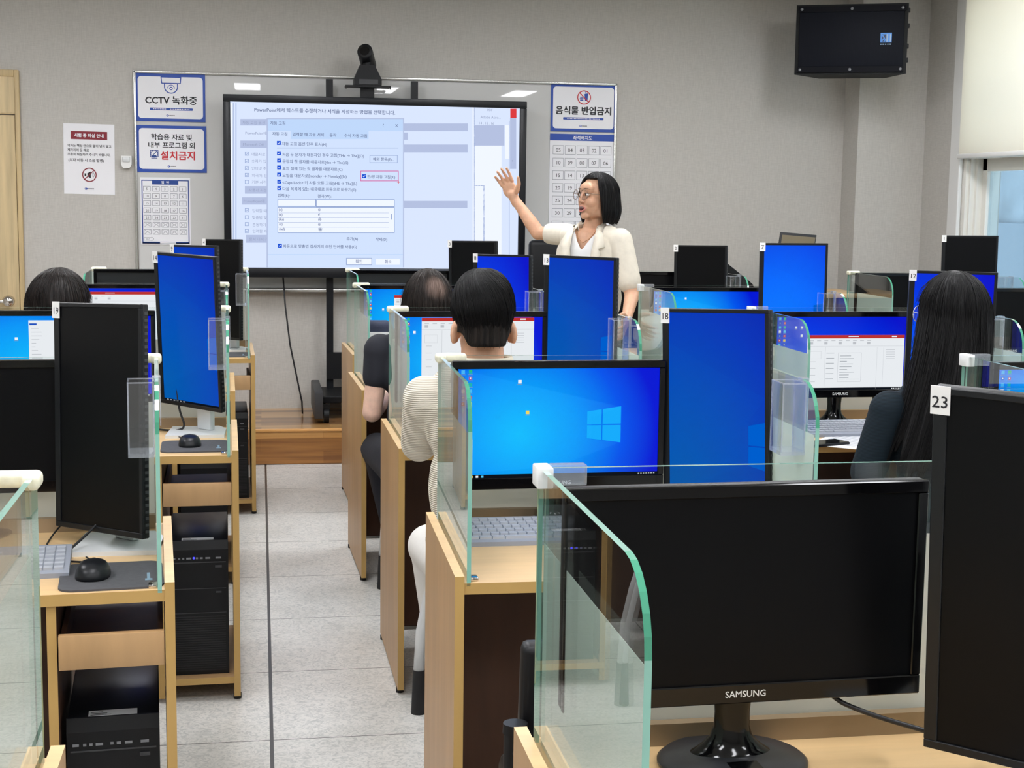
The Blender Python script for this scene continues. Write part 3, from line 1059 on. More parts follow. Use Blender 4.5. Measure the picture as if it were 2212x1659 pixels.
for rr in (0.014, 0.022):
    for k in range(6):
        a0, a1 = R(-40 + k * 80 / 6), R(-40 + (k + 1) * 80 / 6)
        b.line(c + 0.006 + rr * math.cos(a0), cz + rr * math.sin(a0), c + 0.006 + rr * math.cos(a1), cz + rr * math.sin(a1), 0.002, -0.0028)
b.mi = 1; b.ring(c, cz, 0.036, 0.042, -0.0032, 30); b.line(c - 0.026, cz - 0.026, c + 0.026, cz + 0.026, 0.005, -0.0032)
mini_logo(b, c, 0.032, 0.014, -0.0028, 3, 0)
b.build('lettering', [M['ink'], M['maroon'], M['paper'], M['blue']], t)

t = thing('motion_sensor', 'small white motion sensor on the wall left of the whiteboard', 'sensor', (-0.783, YF, 1.664))
b = MB(); b.prism([(-0.031, 0.02), (-0.018, 0.0), (0.018, 0.0), (0.031, 0.02), (0.031, 0.073), (-0.031, 0.073)], -0.035, 0, 'Y')
b.build('housing', M['white'], t)
bx('lens', P('sensor_lens', (214, 216, 216), 0.3), t, -0.022, 0.022, -0.040, -0.034, 0.036, 0.066, 0.006)

# large interactive display
DY = 8.955
t = thing('interactive_display', 'large black-framed display on a wheeled stand showing a bright settings dialog', 'display', (0.70, DY, 0.2))
DSX = [-0.217104, 0.000863786, -9.28427e-06, 1.0716e-08]
DSZ = [2.3303, 2.57481e-05, -0.000852398, -1.40812e-08]
def DX(px, py):
    v = (1, px, py, px * py)
    return sum(a * c for a, c in zip(v, DSX)) - 0.70, sum(a * c for a, c in zip(v, DSZ)) - 0.2
b = MB()
b.box(-0.909, 0.909, 0.0, 0.075, 0.828, 1.90, 0.008)
b.build('back_housing', M['blks'], t, True, 40)
b = MB()
for x0, x1, z0, z1 in ((-0.909, 0.909, 1.86, 1.902), (-0.909, 0.909, 0.826, 0.884), (-0.909, -0.866, 0.884, 1.86), (0.866, 0.909, 0.884, 1.86)):
    b.box(x0, x1, -0.022, 0.002, z0, z1, 0.004)
b.build('bezel', M['blks'], t, True, 40)
bx('screen', M['d_bg'], t, -0.868, 0.868, -0.006, 0.001, 0.882, 1.862)
b = MB()
yb = -0.0065
def drect(px0, py0, px1, py1, y=yb):
    pts = [DX(px0, py1), DX(px1, py1), DX(px1, py0), DX(px0, py0)]
    cl = lambda p: (min(max(p[0], -0.866), 0.866), y, min(max(p[1], 0.884), 1.860))
    b.quad([cl(p) for p in pts])
def dtext(s_, px, py, h, y=yb, al='LEFT', bold=0.0):
    x, z = DX(px, py)
    b.text(s_, x, z, h * 0.000859 * 0.86, y, al, bold, R(0.0))
MATS = ['d_bg', 'd_dlg', 'd_dlgh', 'd_wht', 'd_bar', 'd_lin', 'd_txt', 'd_txl', 'd_chk', 'd_red', 'd_pnk']
def mi(k): b.mi = MATS.index(k)
# page behind the dialog
mi('d_wht'); drect(1725, 330, 1738, 1475); drect(1740, 620, 1930, 1475); drect(1955, 480, 1984, 710); drect(60, 330, 80, 1475)
mi('d_bar'); drect(1740, 480, 1950, 620); drect(1990, 430, 2034, 780); drect(130, 437, 310, 482); drect(1245, 468, 1692, 520); drect(130, 585, 310, 636); drect(1245, 612, 1690, 666); drect(140, 975, 310, 1025); drect(1245, 1000, 1688, 1050); drect(160, 898, 315, 950); drect(168, 1236, 318, 1290); drect(1245, 530, 1272, 580)
mi('d_lin'); drect(98, 330, 103, 1475); drect(1735, 330, 1739, 1475); drect(1740, 892, 1808, 897); drect(1802, 892, 1808, 1300); drect(1982, 450, 1986, 1475); drect(80, 330, 84, 1475)
mi('d_red'); drect(1992, 368, 2036, 432)
mi('d_txl')
for s_, px, py, h in (('PDF', 1828, 384, 26), ('Adobe Acro...', 1780, 432, 30), ('14 : 15 : 16', 1768, 474, 28), ('4', 2000, 730, 22), ('자동 고침 옵션', 142, 472, 30), ('PowerPoint에', 162, 542, 30), ('Microsoft Off', 146, 620, 30), ('대문자로', 204, 688, 30), ('숫자가 있', 204, 736, 30), ('인터넷 주', 204, 785, 30), ('외국어: 단', 206, 834, 30), ('기본 사전', 206, 880, 30), ('사용자 지정', 184, 934, 30), ('PowerPoint에', 150, 1010, 30), ('입력할 때', 208, 1077, 30), ('맞춤법 및', 208, 1126, 30), ('혼동하기', 210, 1174, 30), ('입력할 때', 210, 1220, 30), ('문서 다시 검', 188, 1275, 30)):
    dtext(s_, px, py, h)
mi('d_txt')
dtext('PowerPoint에서 텍스트를 수정하거나 서식을 지정하는 방법을 선택합니다.', 222, 385, 37, bold=0.0006)
mi('d_lin')
for k, py in enumerate((662, 712, 760, 808, 856, 1052, 1100, 1148, 1196)):
    for e0, e1, e2, e3 in ((160, 0, 186, 3), (160, 23, 186, 26), (160, 0, 163, 26), (183, 0, 186, 26)):
        drect(e0, py + e1, e2, py + e3)
    if k not in (4, 6, 7):
        for e in ((165, 13, 171, 19), (171, 19, 182, 7)):
            b.line(*DX(e[0], py + e[1]), *DX(e[2], py + e[3]), 0.0024, yb)
# dialog
mi('d_bar'); drect(306, 432, 1246, 1462, yb - 0.0006)
mi('d_dlg'); drect(314, 438, 1238, 1462, yb - 0.0010)
mi('d_dlgh'); drect(314, 438, 1238, 520, yb - 0.0014); drect(470, 520, 1000, 575, yb - 0.0014); drect(314, 1370, 1238, 1374, yb - 0.0014)
y1 = yb - 0.0018
mi('d_txt')
for s_, px, py, h in (('자동 고침', 330, 475, 31), ('?', 1096, 490, 34), ('X', 1184, 492, 32), ('자동 고침', 344, 548, 31), ('입력할 때 자동 서식', 480, 552, 31), ('동작', 732, 558, 31), ('수식 자동 고침', 832, 560, 31),
        ('자동 고침 옵션 단추 표시(H)', 408, 616, 31), ('처음 두 문자가 대문자인 경우 고침[THe → The](O)', 410, 690, 31), ('문장의 첫 글자를 대문자로[the → The](S)', 412, 738, 31), ('표의 셀에 있는 첫 글자를 대문자로(C)', 412, 786, 31),
        ('요일을 대문자로[monday → Monday](N)', 412, 834, 31), ('<Caps Lock> 키 사용 오류 고침[tHE → The](L)', 412, 882, 31), ('다음 목록에 있는 내용대로 자동으로 바꾸기(T)', 412, 926, 31), ('한/영 자동 고침(K)', 990, 842, 30), ('예외 항목(E)...', 1030, 722, 30),
        ('입력(R):', 380, 972, 30), ('결과(W):', 650, 976, 30), ('(c)', 388, 1068, 28), ('(e)', 388, 1102, 28), ('(ks)', 388, 1134, 28), ('(r)', 390, 1168, 28), ('(tel)', 390, 1202, 28), ('©', 654, 1070, 28), ('€', 654, 1104, 28), ('㉿', 654, 1138, 28), ('®', 654, 1172, 28), ('☎', 654, 1206, 28),
        ('추가(A)', 848, 1272, 30), ('삭제(D)', 1048, 1276, 30), ('자동으로 맞춤법 검사기의 추천 단어를 사용(G)', 416, 1324, 31), ('확인', 910, 1430, 32), ('취소', 1110, 1432, 32)):
    dtext(s_, px, py, h, y1, 'LEFT', 0.0004)
mi('d_chk')
for px, py in ((375, 588), (376, 658), (377, 707), (377, 756), (377, 805), (378, 853), (378, 898), (956, 816), (382, 1297)):
    drect(px, py, px + 27, py + 27, y1)
mi('d_wht')
for px, py in ((375, 588), (376, 658), (377, 707), (377, 756), (377, 805), (378, 853), (378, 898), (956, 816), (382, 1297)):
    for e in ((6, 13, 11, 19), (11, 19, 21, 8)):
        b.line(*DX(px + e[0], py + e[1]), *DX(px + e[2], py + e[3]), 0.0028, y1 - 0.0003)
drect(384, 992, 636, 1034, y1); drect(644, 996, 1176, 1038, y1); drect(384, 1048, 1176, 1218, y1 + 0.0003)
drect(850, 1400, 1020, 1442, y1 + 0.0003); drect(1050, 1404, 1216, 1444, y1 + 0.0003)
mi('d_lin')
def dframe(x0, z0, x1, z1, tt, y=y1):
    drect(x0, z0, x1, z0 + tt, y); drect(x0, z1 - tt, x1, z1, y); drect(x0, z0, x0 + tt, z1, y); drect(x1 - tt, z0, x1, z1, y)
dframe(380, 986, 640, 1040, 4, y1 - 0.0003); dframe(640, 990, 1180, 1042, 4, y1 - 0.0003); dframe(380, 1042, 1180, 1222, 4, y1 - 0.0003); dframe(846, 1396, 1024, 1446, 4, y1 - 0.0003); dframe(1008, 686, 1200, 738, 3); drect(376, 634, 1204, 638, y1); drect(1154, 1090, 1160, 1130, y1 - 0.0003)
for k in range(4):
    drect(384, 1082 + k * 33, 1140, 1084 + k * 33, y1 - 0.0003)
mi('d_pnk'); dframe(944, 792, 1208, 864, 5); 
mi('d_red'); drect(1196, 868, 1218, 872, y1); drect(1205, 859, 1209, 881, y1)
b.build('picture', [M[k] for k in MATS], t)
b = MB()
for x0 in (-0.302, 0.211):
    b.box(x0, x0 + 0.042, 0.078, 0.11, 0.12, 2.012)
b.build('mast', M['blks'], t)
b = MB()
b.box(-0.30, 0.26, 0.06, 0.12, 0.20, 0.36); b.box(-0.36, 0.32, -0.30, 0.15, 0.10, 0.14, 0.004)
b.build('base_shelf', M['blk'], t)
for sx in (-0.395, 0.345):
    lg = MB(); lg.box(sx, sx + 0.05, -0.455, 0.14, 0.03, 0.185, 0.005)
    lo = lg.build('leg', M['charc'], t, True, 40)
    for yy in (-0.40, 0.08):
        c_ = MB(); c_.cyl((sx + 0.055, yy, 0.042), (sx + 0.085, yy, 0.042), 0.042, n=20); c_.box(sx + 0.05, sx + 0.09, yy - 0.012, yy + 0.012, 0.05, 0.11)
        c_.build('caster', M['blk'], lo, True, 40)
b = MB()
b.box(-0.192, 0.077, -0.05, 0.06, 1.962, 1.972); b.box(-0.101, -0.018, 0.0, 0.012, 1.88, 1.966); b.box(-0.192, -0.186, -0.05, -0.04, 1.95, 1.965); b.box(0.071, 0.077, -0.05, -0.04, 1.95, 1.965)
b.build('camera_shelf', M['blk'], t)
bx('port_strip', M['grey'], t, -0.845, -0.80, -0.0235, -0.021, 0.836, 0.848)

t = thing('video_camera', 'black conference camera on the small shelf above the display', 'camera', (0.64, 8.95, 2.173))
b = MB()
b.prism([(-0.082, 0), (0.082, 0), (0.082, 0.035), (0.04, 0.118), (-0.046, 0.118), (-0.082, 0.035)], -0.05, 0.06, 'Y')
b.build('base', M['blk'], t)
b = MB(); b.M = Matrix.Translation((0, 0, 0.178)) @ Matrix.Rotation(R(-14), 4, 'X') @ Matrix.Rotation(R(-16), 4, 'Z')
b.cyl((-0.012, 0.09, -0.03), (0.0, -0.07, 0.0), 0.046, 0.046, 24); b.cyl((0, -0.07, 0), (0, -0.078, 0), 0.046, 0.036, 24)
b.cyl((0, 0, -0.02), (0, 0, -0.09), 0.03, 0.026, 16)
b.build('barrel', M['blk'], t, True, 40)
b = MB(); b.M = Matrix.Translation((0, 0, 0.178)) @ Matrix.Rotation(R(-14), 4, 'X') @ Matrix.Rotation(R(-16), 4, 'Z')
b.cyl((0, -0.078, 0), (0, -0.081, 0), 0.028, 0.026, 24)
b.build('lens', M['blkg'], t, True, 40)
b = MB(); b.rect(-0.052, 0.06, 0.006, 0.034, -0.0505); b.M = Matrix.Translation((0, -0.051, 0))
b.build('front_label', M['charc'], t)

cb = MB()
pts = [(0.136, 9.0, 1.03), (0.148, 8.95, 0.85), (0.175, 8.92, 0.62), (0.215, 8.90, 0.42), (0.243, 8.89, 0.28), (0.246, 8.885, 0.206)]
cb.tube(pts, 0.005, 8)
tag(cb.build('power_cable', M['cable'], None, True), 'black cable hanging from under the display to the wooden platform', 'cable')

# loudspeaker high in the corner
SPK = t = thing('loudspeaker', 'black wall loudspeaker with metal grille high in the right corner', 'loudspeaker', (3.50, 8.52, 2.257), R(-25))
b = MB()
b.prism([(-0.362, 0.0), (0.362, 0.0), (0.22, 0.34), (-0.22, 0.34)], 0.0, 0.452, 'Z')
b.build('cabinet', P('speaker_box', (30, 31, 32), 0.6, spec=0.15, bump=0.3, bscale=160), t)
bx('grille', grillemat('speaker_grille'), t, -0.338, 0.338, -0.012, 0.001, 0.05, 0.402, 0.004)
gs = P('speaker_strip', (15, 16, 22), 0.55, spec=0.1)
bx('grille_strip', gs, t, -0.345, 0.345, -0.014, 0.001, 0.012, 0.05)
bx('grille_strip', gs, t, -0.345, 0.345, -0.014, 0.001, 0.402, 0.44)
for zz in (0.03, 0.422):
    for xx in (-0.325, 0.0, 0.325):
        b = MB(); b.ell((xx, -0.015, zz), (0.010, 0.006, 0.010), n=14)
        b.build('bolt', M['grey'], t, True)
for zz in (0.09, 0.18, 0.31, 0.41):
    bx('fixing', M['blk'], t, 0.345, 0.372, 0.02, 0.05, zz - 0.015, zz + 0.015, 0.004)
b = MB()
b.mi = 0; b.rect(0.19, 0.262, 0.20, 0.262, -0.0145)
b.mi = 1; b.rect(0.198, 0.226, 0.206, 0.252, -0.0150)
b.mi = 0; b.prism([(0.199, 0.247), (0.205, 0.251), (0.226, 0.216), (0.222, 0.208)], -0.0152, -0.0155, 'Y'); b.line(0.200, 0.210, 0.215, 0.232, 0.007, -0.0154); b.line(0.212, 0.208, 0.224, 0.214, 0.006, -0.0154)
b.mi = 2; b.rect(0.228, 0.238, 0.206, 0.254, -0.0150); b.rect(0.250, 0.258, 0.206, 0.254, -0.0150)
for k in range(5):
    b.rect(0.190 + k * 0.0148, 0.199 + k * 0.0148, 0.186, 0.192, -0.0145)
b.build('badge', [P('badge_blue', (62, 140, 226), 0.3), P('badge_navy', (12, 40, 84), 0.3), P('badge_pale', (150, 180, 210), 0.3)], t)
b = MB(); b.box(-0.03, 0.03, 0.33, 0.40, 0.19, 0.27); b.box(-0.04, 0.04, 0.36, 0.60, 0.21, 0.25)
b.build('wall_bracket', M['blk'], t)
t.scale = (0.905, 0.905, 0.91)
t.location.z = 2.285

# ------------------------------------------------------------------ desks with glass screens
GT, GB, DD = 1.145, 0.75, 0.61         # glass top, worktop height, desk depth
DESK = {}

def desk(key, x, y, yaw, W, label, clip='clip', right_anchor=False, bay=True, group='glass-screened computer desks'):
    a = R(yaw)
    if right_anchor:
        x, y = x - W * math.cos(a), y - W * math.sin(a)
    t = thing('computer_desk', label, 'desk', (x, y, 0), a, group)
    DESK[key] = (Matrix.Translation((x, y, 0)) @ Matrix.Rotation(a, 4, 'Z'), W)
    for x0 in (0.0, W - 0.019):
        b = MB()
        fs = b.box(x0, x0 + 0.019, 0.0, DD, 0.015, 0.765)
        fs[2].material_index = 1                                  # near edge band
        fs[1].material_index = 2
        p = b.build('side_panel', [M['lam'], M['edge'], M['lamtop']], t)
        for yy in (0.03, DD - 0.03):
            g = MB(); g.cyl((x0 + 0.0095, yy, 0.0), (x0 + 0.0095, yy, 0.016), 0.012, n=12)
            g.build('foot', M['rubber'], p)
    b = MB()
    fs = b.box(0.019, W - 0.019, 0.004, DD - 0.005, 0.727, GB)
    fs[2].material_index = 1
    b.build('worktop', [M['lamtop'], M['edge']], t)
    bx('cable_rail', M['rail'], t, 0.035, W - 0.035, 0.548, 0.566, GB, GB + 0.032)
    b = MB()
    b.box(0.019, W - 0.24, 0.50, 0.518, 0.07, 0.727)
    b.build('modesty_panel', M['dark'], t)
    bx('foot_rail', M['alu'], t, 0.019, W - 0.24, 0.49, 0.51, 0.058, 0.07)
    # PC bay: inner panel, pull-out tray, shelf
    b = MB()
    fs = b.box(W - 0.24, W - 0.222, 0.01, 0.58, 0.015, 0.727)
    fs[2].material_index = 1
    fs[3].material_index = 2
    b.build('bay_panel', [M['lam'], M['edge'], M['dark']], t)
    tr = MB(); tr.box(W - 0.218, W - 0.023, 0.02, 0.45, 0.600, 0.612); tr.box(W - 0.218, W - 0.208, 0.02, 0.45, 0.612, 0.655); tr.box(W - 0.033, W - 0.023, 0.02, 0.45, 0.612, 0.655)
    d = tr.build('pull_out_tray', M['dark'], t)
    bx('tray_front', M['lam'], d, W - 0.219, W - 0.021, 0.002, 0.02, 0.600, 0.668, 0.0015)
    b = MB()
    fs = b.box(W - 0.222, W - 0.019, 0.012, 0.56, 0.052, 0.072)
    fs[2].material_index = 1
    b.build('bay_shelf', [M['lam'], M['edge']], t)
    # glass
    arc = [(0.09 - 0.09 * math.cos(R(k * 15)), GT - 0.09 + 0.09 * math.sin(R(k * 15))) for k in range(7)]
    poly = [(0.004, GB - 0.006)] + [(yy + 0.004, zz) for yy, zz in arc] + [(0.585, GT), (0.585, GB - 0.006)]
    n = len(poly)
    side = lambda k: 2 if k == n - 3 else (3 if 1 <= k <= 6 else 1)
    for x0, fx in ((0.024, 0.0326), (W - 0.032, W - 0.0331)):
        b = MB(); b.prism(poly, x0, x0 + 0.008, 'X', side)
        g = b.build('side_glass', [M['glass'], M['gedge'], M['gedgetop'], M['gedged']], t)
        f = MB(); f.prism([(0.008, GB + 0.001), (0.008, 1.04), (0.575, 1.04), (0.575, GB + 0.001)], fx, fx + 0.0005, 'X')
        f.build('frosted_film', M['film'], g)
        for yy in (0.03,):
            c = MB(); s_ = 1 if x0 < W / 2 else -1
            xx = x0 + 0.008 if s_ > 0 else x0
            c.box(min(xx, xx + s_ * 0.018), max(xx, xx + s_ * 0.018), yy - 0.014, yy + 0.014, GB, GB + 0.008, 0.003)
            c.build('glass_clamp', M['chrome'], g, True, 40)
    b = MB()
    fs = b.box(0.034, W - 0.034, 0.574, 0.582, GB, GT)
    fs[1].material_index = 1
    for i in (3, 5):
        fs[i].material_index = 1
    g = b.build('front_glass', [M['glass'], M['gedgetop']], t)
    bx('frosted_film', M['filmf'], g, 0.036, W - 0.036, 0.5730, 0.5735, GB + 0.001, 1.04)
    for s_, xc in ((1, 0.028), (-1, W - 0.028)):
        c = MB()
        x1 = xc + s_ * 0.062
        if clip == 'clipw':
            c.box(xc - 0.011, xc + 0.011, 0.548, 0.589, GT - 0.024, GT + 0.005, 0.002)
            cc = c.build('corner_clip', M[clip], t, True, 40)
            c = MB(); c.box(min(xc + s_ * 0.011, x1), max(xc + s_ * 0.011, x1), 0.568, 0.588, GT - 0.024, GT + 0.005, 0.002)
            c.build('clip_arm', M['acre'], cc)
        else:
            c.box(min(xc - s_ * 0.012, x1), max(xc - s_ * 0.012, x1), 0.567, 0.590, GT - 0.016, GT + 0.006, 0.0075, 3)
            c.box(xc - 0.012, xc + 0.012, 0.545, 0.575, GT - 0.016, GT + 0.006, 0.0075, 3)
            c.build('corner_clip', M[clip], t, True, 40)
    return t

desk('r5c3', 0.351, 1.372, 0.0, 0.79, 'nearest wooden desk with frosted glass sides, under the large dark monitor', 'clipw')
desk('r4c3', 0.377, 2.822, -0.9, 0.77, 'wooden desk right of the aisle carrying the portrait monitor tagged 18', 'clip')
desk('r3c3', 0.405, 4.334, 0.4, 0.77, 'wooden desk right of the aisle where the man in the knit sits', 'clip')
desk('r2c3', 0.386, 5.686, 1.6, 0.77, 'wooden desk right of the aisle where the man in the black tee sits', 'clip')
desk('r1c3', 0.431, 6.986, 1.8, 0.77, 'front-row wooden desk right of the aisle, nearest the display stand', 'clip')
desk('r5c2', -0.263, 1.385, 0.3, 0.79, 'wooden desk cut off at the lower left corner, mostly glass and an ivory clip', 'clip', True)
desk('r4c2', -0.168, 2.845, 3.9, 0.84, 'wooden desk left of the aisle carrying the portrait monitor tagged 19', 'clip', True)
desk('r3c2', -0.067, 4.344, 1.3, 0.88, 'wooden desk left of the aisle carrying the portrait monitor tagged 14', 'clip', True)
desk('r2c2', -0.098, 5.690, 1.3, 0.79, 'wooden desk left of the aisle where the dark-haired woman sits', 'clip', True)
desk('r1c2', -0.027, 6.990, 1.5, 0.80, 'front-row wooden desk left of the aisle carrying the monitor tagged 4', 'clip', True)
desk('r4c4', 1.675, 2.765, 0.0, 0.78, 'wooden desk behind the tag 23 monitor, cut by the right edge', 'clipw')
desk('r3c4', 1.668, 4.355, 0.0, 0.78, 'wooden desk where the long-haired woman sits', 'clipw')
desk('r2c4', 1.612, 5.670, 0.0, 0.78, 'wooden desk carrying the bright blue portrait monitor tagged 7', 'clipw')
desk('r1c4', 1.640, 6.990, 0.0, 0.78, 'front-row wooden desk carrying the dark monitor tagged 2', 'clip')
desk('r2c5', 2.965, 5.690, 0.0, 0.78, 'wooden desk near the right edge beyond the long-haired woman', 'clip')
desk('r1c5', 3.125, 6.990, 0.0, 0.78, 'front-row wooden desk by the window carrying the monitor tagged 1', 'clip')

# ------------------------------------------------------------------ landscape monitors
def ppt_window(b, P_, u0, u1, v0, v1, mat, body=True, preview=True, dialog=False):
    """an application window: title bar, ribbon lines, side preview"""
    mi_ = lambda k: mat.index(k)
    b.mi = mi_('s_win'); P_(u0, v0, u1, v1, 0.0)
    b.mi = mi_('s_red'); P_(u0, v0, u1, v0 + 0.045, 1.0)
    b.mi = mi_('s_win'); P_(u1 - 0.10, v0 + 0.012, u1 - 0.06, v0 + 0.03, 2.0); P_((u0 + u1) / 2 - .06, v0 + 0.016, (u0 + u1) / 2 + .02, v0 + 0.026, 2.0)
    b.mi = mi_('s_gry')
    P_(u0, v0 + 0.15, u1, v0 + 0.153, 1.0)
    for k in range(9):
        P_(u0 + 0.02 + k * 0.055, v0 + 0.07, u0 + 0.05 + k * 0.055, v0 + 0.078, 1.0)
        if k % 2 == 0:
            P_(u0 + 0.02 + k * 0.055, v0 + 0.095, u0 + 0.045 + k * 0.055, v0 + 0.125, 1.0)
    if preview:
        P_(u0 + 0.02, v0 + 0.22, u0 + 0.11, v0 + 0.222, 1.0); P_(u0 + 0.02, v0 + 0.32, u0 + 0.11, v0 + 0.322, 1.0)
        P_(u0 + 0.02, v0 + 0.22, u0 + 0.0215, v0 + 0.322, 1.0); P_(u0 + 0.1085, v0 + 0.22, u0 + 0.11, v0 + 0.322, 1.0)
        P_(u0 + 0.14, v0 + 0.16, u0 + 0.142, v1 - 0.03, 1.0)
        for k in range(4):
            P_(u0 + 0.03, v0 + 0.36 + k * 0.09, u0 + 0.07, v0 + 0.366 + k * 0.09, 1.0)
    if dialog:
        w = u1 - u0
        a0, a1, c0, c1 = u0 + w * 0.32, u0 + w * 0.56, v0 + 0.24, v1 - 0.10
        for e in ((a0, c0, a1, c0 + .003), (a0, c1, a1, c1 + .003), (a0, c0, a0 + .002, c1), (a1, c0, a1 + .002, c1), (u0 + w * 0.72, v0 + .17, u0 + w * 0.722, v1)):
            P_(*e, 1.0)
        b.mi = mi_('s_dkg')
        for k in range(9):
            P_(a0 + .015, c0 + 0.04 + k * 0.037, a0 + .10 + .03 * math.sin(k * 2.3), c0 + 0.047 + k * 0.037, 1.0)
        for e in ((a0 + .01, c0 + .36, a0 + .06, c0 + .362), (a0 + .01, c0 + .44, a0 + .06, c0 + .442), (a0 + .07, c0 + .36, a1 - .01, c0 + .362), (a0 + .07, c0 + .44, a1 - .01, c0 + .442)):
            P_(*e, 1.0)
        for k in range(6):
            P_(u0 + w * .2, c0 + k * .07, u0 + w * .28, c0 + .007 + k * .07, 1.0)
    b.mi = mi_('s_gry')
    P_(u1 - 0.16, v0 + 0.17, u1 - 0.1585, v1 - 0.03, 1.0)
    for k in range(5):
        P_(u1 - 0.14, v0 + 0.2 + k * 0.03, u1 - 0.07, v0 + 0.206 + k * 0.03, 1.0)
    P_(u0, v1 - 0.03, u1, v1 - 0.028, 1.0)

SM = ['s_win', 's_red', 's_gry', 's_dkg', 's_bar', 'beam', 'logo', 'logod']
SMATS = [M[k] for k in SM] + M['s_i']

def draw_logo(b, P4, u0, u1, v0, v1, skew, mi_):
    b.mi = mi_
    um, vm = u0 + (u1 - u0) * 0.44, (v0 + v1) / 2
    gu, gv = (u1 - u0) * 0.018, (v1 - v0) * 0.016
    def top(u): return v0 + skew * (u1 - u) / (u1 - u0)
    def bot(u): return v1 - skew * (u1 - u) / (u1 - u0)
    for a, c in ((u0, um - gu), (um + gu, u1)):
        P4((a, top(a)), (c, top(c)), (c, vm - gv), (a, vm - gv))
        P4((a, vm + gv), (c, vm + gv), (c, bot(c)), (a, bot(c) if False else bot(a)))

def monitor(label, x, y, yaw, state, W=0.50, H=0.295, content=None, ztop=1.145, gap=GB):
    t = thing('monitor', label, 'monitor', (x, y, gap), R(yaw), 'landscape monitors')
    z1 = ztop - gap
    z0 = z1 - H
    b = MB(); b.box(-W / 2, W / 2, 0.0, 0.022, z0, z1, 0.005); b.box(-W * .33, W * .33, 0.02, 0.045, z0 + 0.05, z1 - 0.06, 0.008)
    b.build('back_cover', M['blk'], t, True, 40)
    b = MB()
    for e in ((-W / 2, W / 2, z1 - 0.017, z1), (-W / 2, W / 2, z0, z0 + 0.026), (-W / 2, -W / 2 + 0.014, z0 + 0.026, z1 - 0.017), (W / 2 - 0.014, W / 2, z0 + 0.026, z1 - 0.017)):
        b.box(e[0], e[1], -0.006, 0.002, e[2], e[3], 0.0015, 1)
    b.build('bezel', M['blkg'], t)
    sx0, sx1, sz0, sz1 = -W / 2 + 0.0135, W / 2 - 0.0135, z0 + 0.0255, z1 - 0.0165
    sc = screen_mesh('screen', M[state], t, sx0, sx1, sz0, sz1, -0.0015)
    if content:
        b = MB()
        U = lambda u: sx0 + (sx1 - sx0) * u
        V = lambda v: sz1 - (sz1 - sz0) * v
        def P_(u0, v0, u1, v1, lay):
            b.rect(U(u0), U(u1), V(v1), V(v0), -0.0019 - 0.0003 * lay)
        def P4(*q):
            b.quad([(U(u), -0.0022, V(v)) for u, v in q][::-1])
        content(b, P_, P4)
        b.build('screen_picture', SMATS, sc)
    b = MB(); b.text('SAMSUNG', 0.0, z0 + 0.009, 0.0125, -0.0066, 'CENTER', 0.0002)
    b.build('maker_lettering', M['silver'], t)
    # flared neck and round foot
    b = MB()
    prof = [(0.0, 0.060, 0.036), (0.004, 0.057, 0.035), (0.009, 0.048, 0.031), (0.016, 0.039, 0.026), (0.026, 0.030, 0.021), (0.04, 0.0255, 0.018), (0.06, 0.0250, 0.016), (0.085, 0.027, 0.015), (z0 + 0.05, 0.032, 0.014)]
    n = 20
    pts = []
    for zz, rx, ry in prof:
        for i in range(n):
            a = 2 * PI * i / n
            pts.append((rx * math.cos(a), 0.045 + ry * math.sin(a) * 0.9 - zz * 0.05, 0.012 + zz))
    m_ = len(prof)
    b.faces(pts, [(k * n + i, k * n + (i + 1) % n, (k + 1) * n + (i + 1) % n, (k + 1) * n + i) for k in range(m_ - 1) for i in range(n)] + [tuple(range((m_ - 1) * n, m_ * n))])
    b.build('neck', M['blkg'], t, True)
    b = MB()
    b.M = Matrix.Translation((0, 0.035, 0)) @ Matrix.Diagonal((1.0, 0.86, 1, 1))
    b.lathe([(0.0, 0.0), (0.098, 0.0), (0.104, 0.003), (0.104, 0.007), (0.098, 0.012), (0.06, 0.016), (0.0, 0.018)], n=40)
    ft = b.build('foot', M['foot'], t, True, 50)
    b = MB(); b.box(-0.021, 0.021, -0.055, 0.0, 0.0152, 0.0172)
    b.build('foot_inlay', M['blkg'], ft)
    return t

def icons(b, P_, cols, du=0.034, dv=0.058, s=0.5, u0=0.008, v0=0.012):
    for c_, r_, k in cols:
        b.mi = len(SM) + k
        u, v = u0 + c_ * du * 1.05, v0 + r_ * dv
        P_(u + du * 0.22, v, u + du * 0.72, v + dv * 0.55, 1.0)
        if k in (1, 5):
            b.mi = len(SM); P_(u + du * 0.38, v + dv * .16, u + du * 0.55, v + dv * 0.36, 2.0)
        b.mi = 3; P_(u + du * 0.12, v + dv * 0.66, u + du * 0.8, v + dv * 0.74, 1.0)

STD = [(0, 0, 4), (0, 1, 5), (0, 2, 4), (0, 3, 0), (0, 4, 5), (0, 5, 1), (0, 6, 4), (1, 0, 2), (1, 1, 1), (1, 2, 2), (1, 3, 4), (1, 4, 1), (1, 5, 3), (1, 6, 5), (1, 7, 2), (1, 8, 4), (1, 9, 0), (1, 10, 3)]

def taskbar(b, P_):
    b.mi = 4; P_(0, 0.966, 1, 1.0, 1.0)
    for k, c_ in enumerate((2, 0, 3, 0, 4)):
        b.mi = len(SM) + c_; P_(0.012 + k * 0.026, 0.974, 0.024 + k * 0.026, 0.992, 2.0)
    b.mi = 0
    for k in range(7):
        P_(0.90 + k * 0.013, 0.977, 0.907 + k * 0.013, 0.988, 2.0)

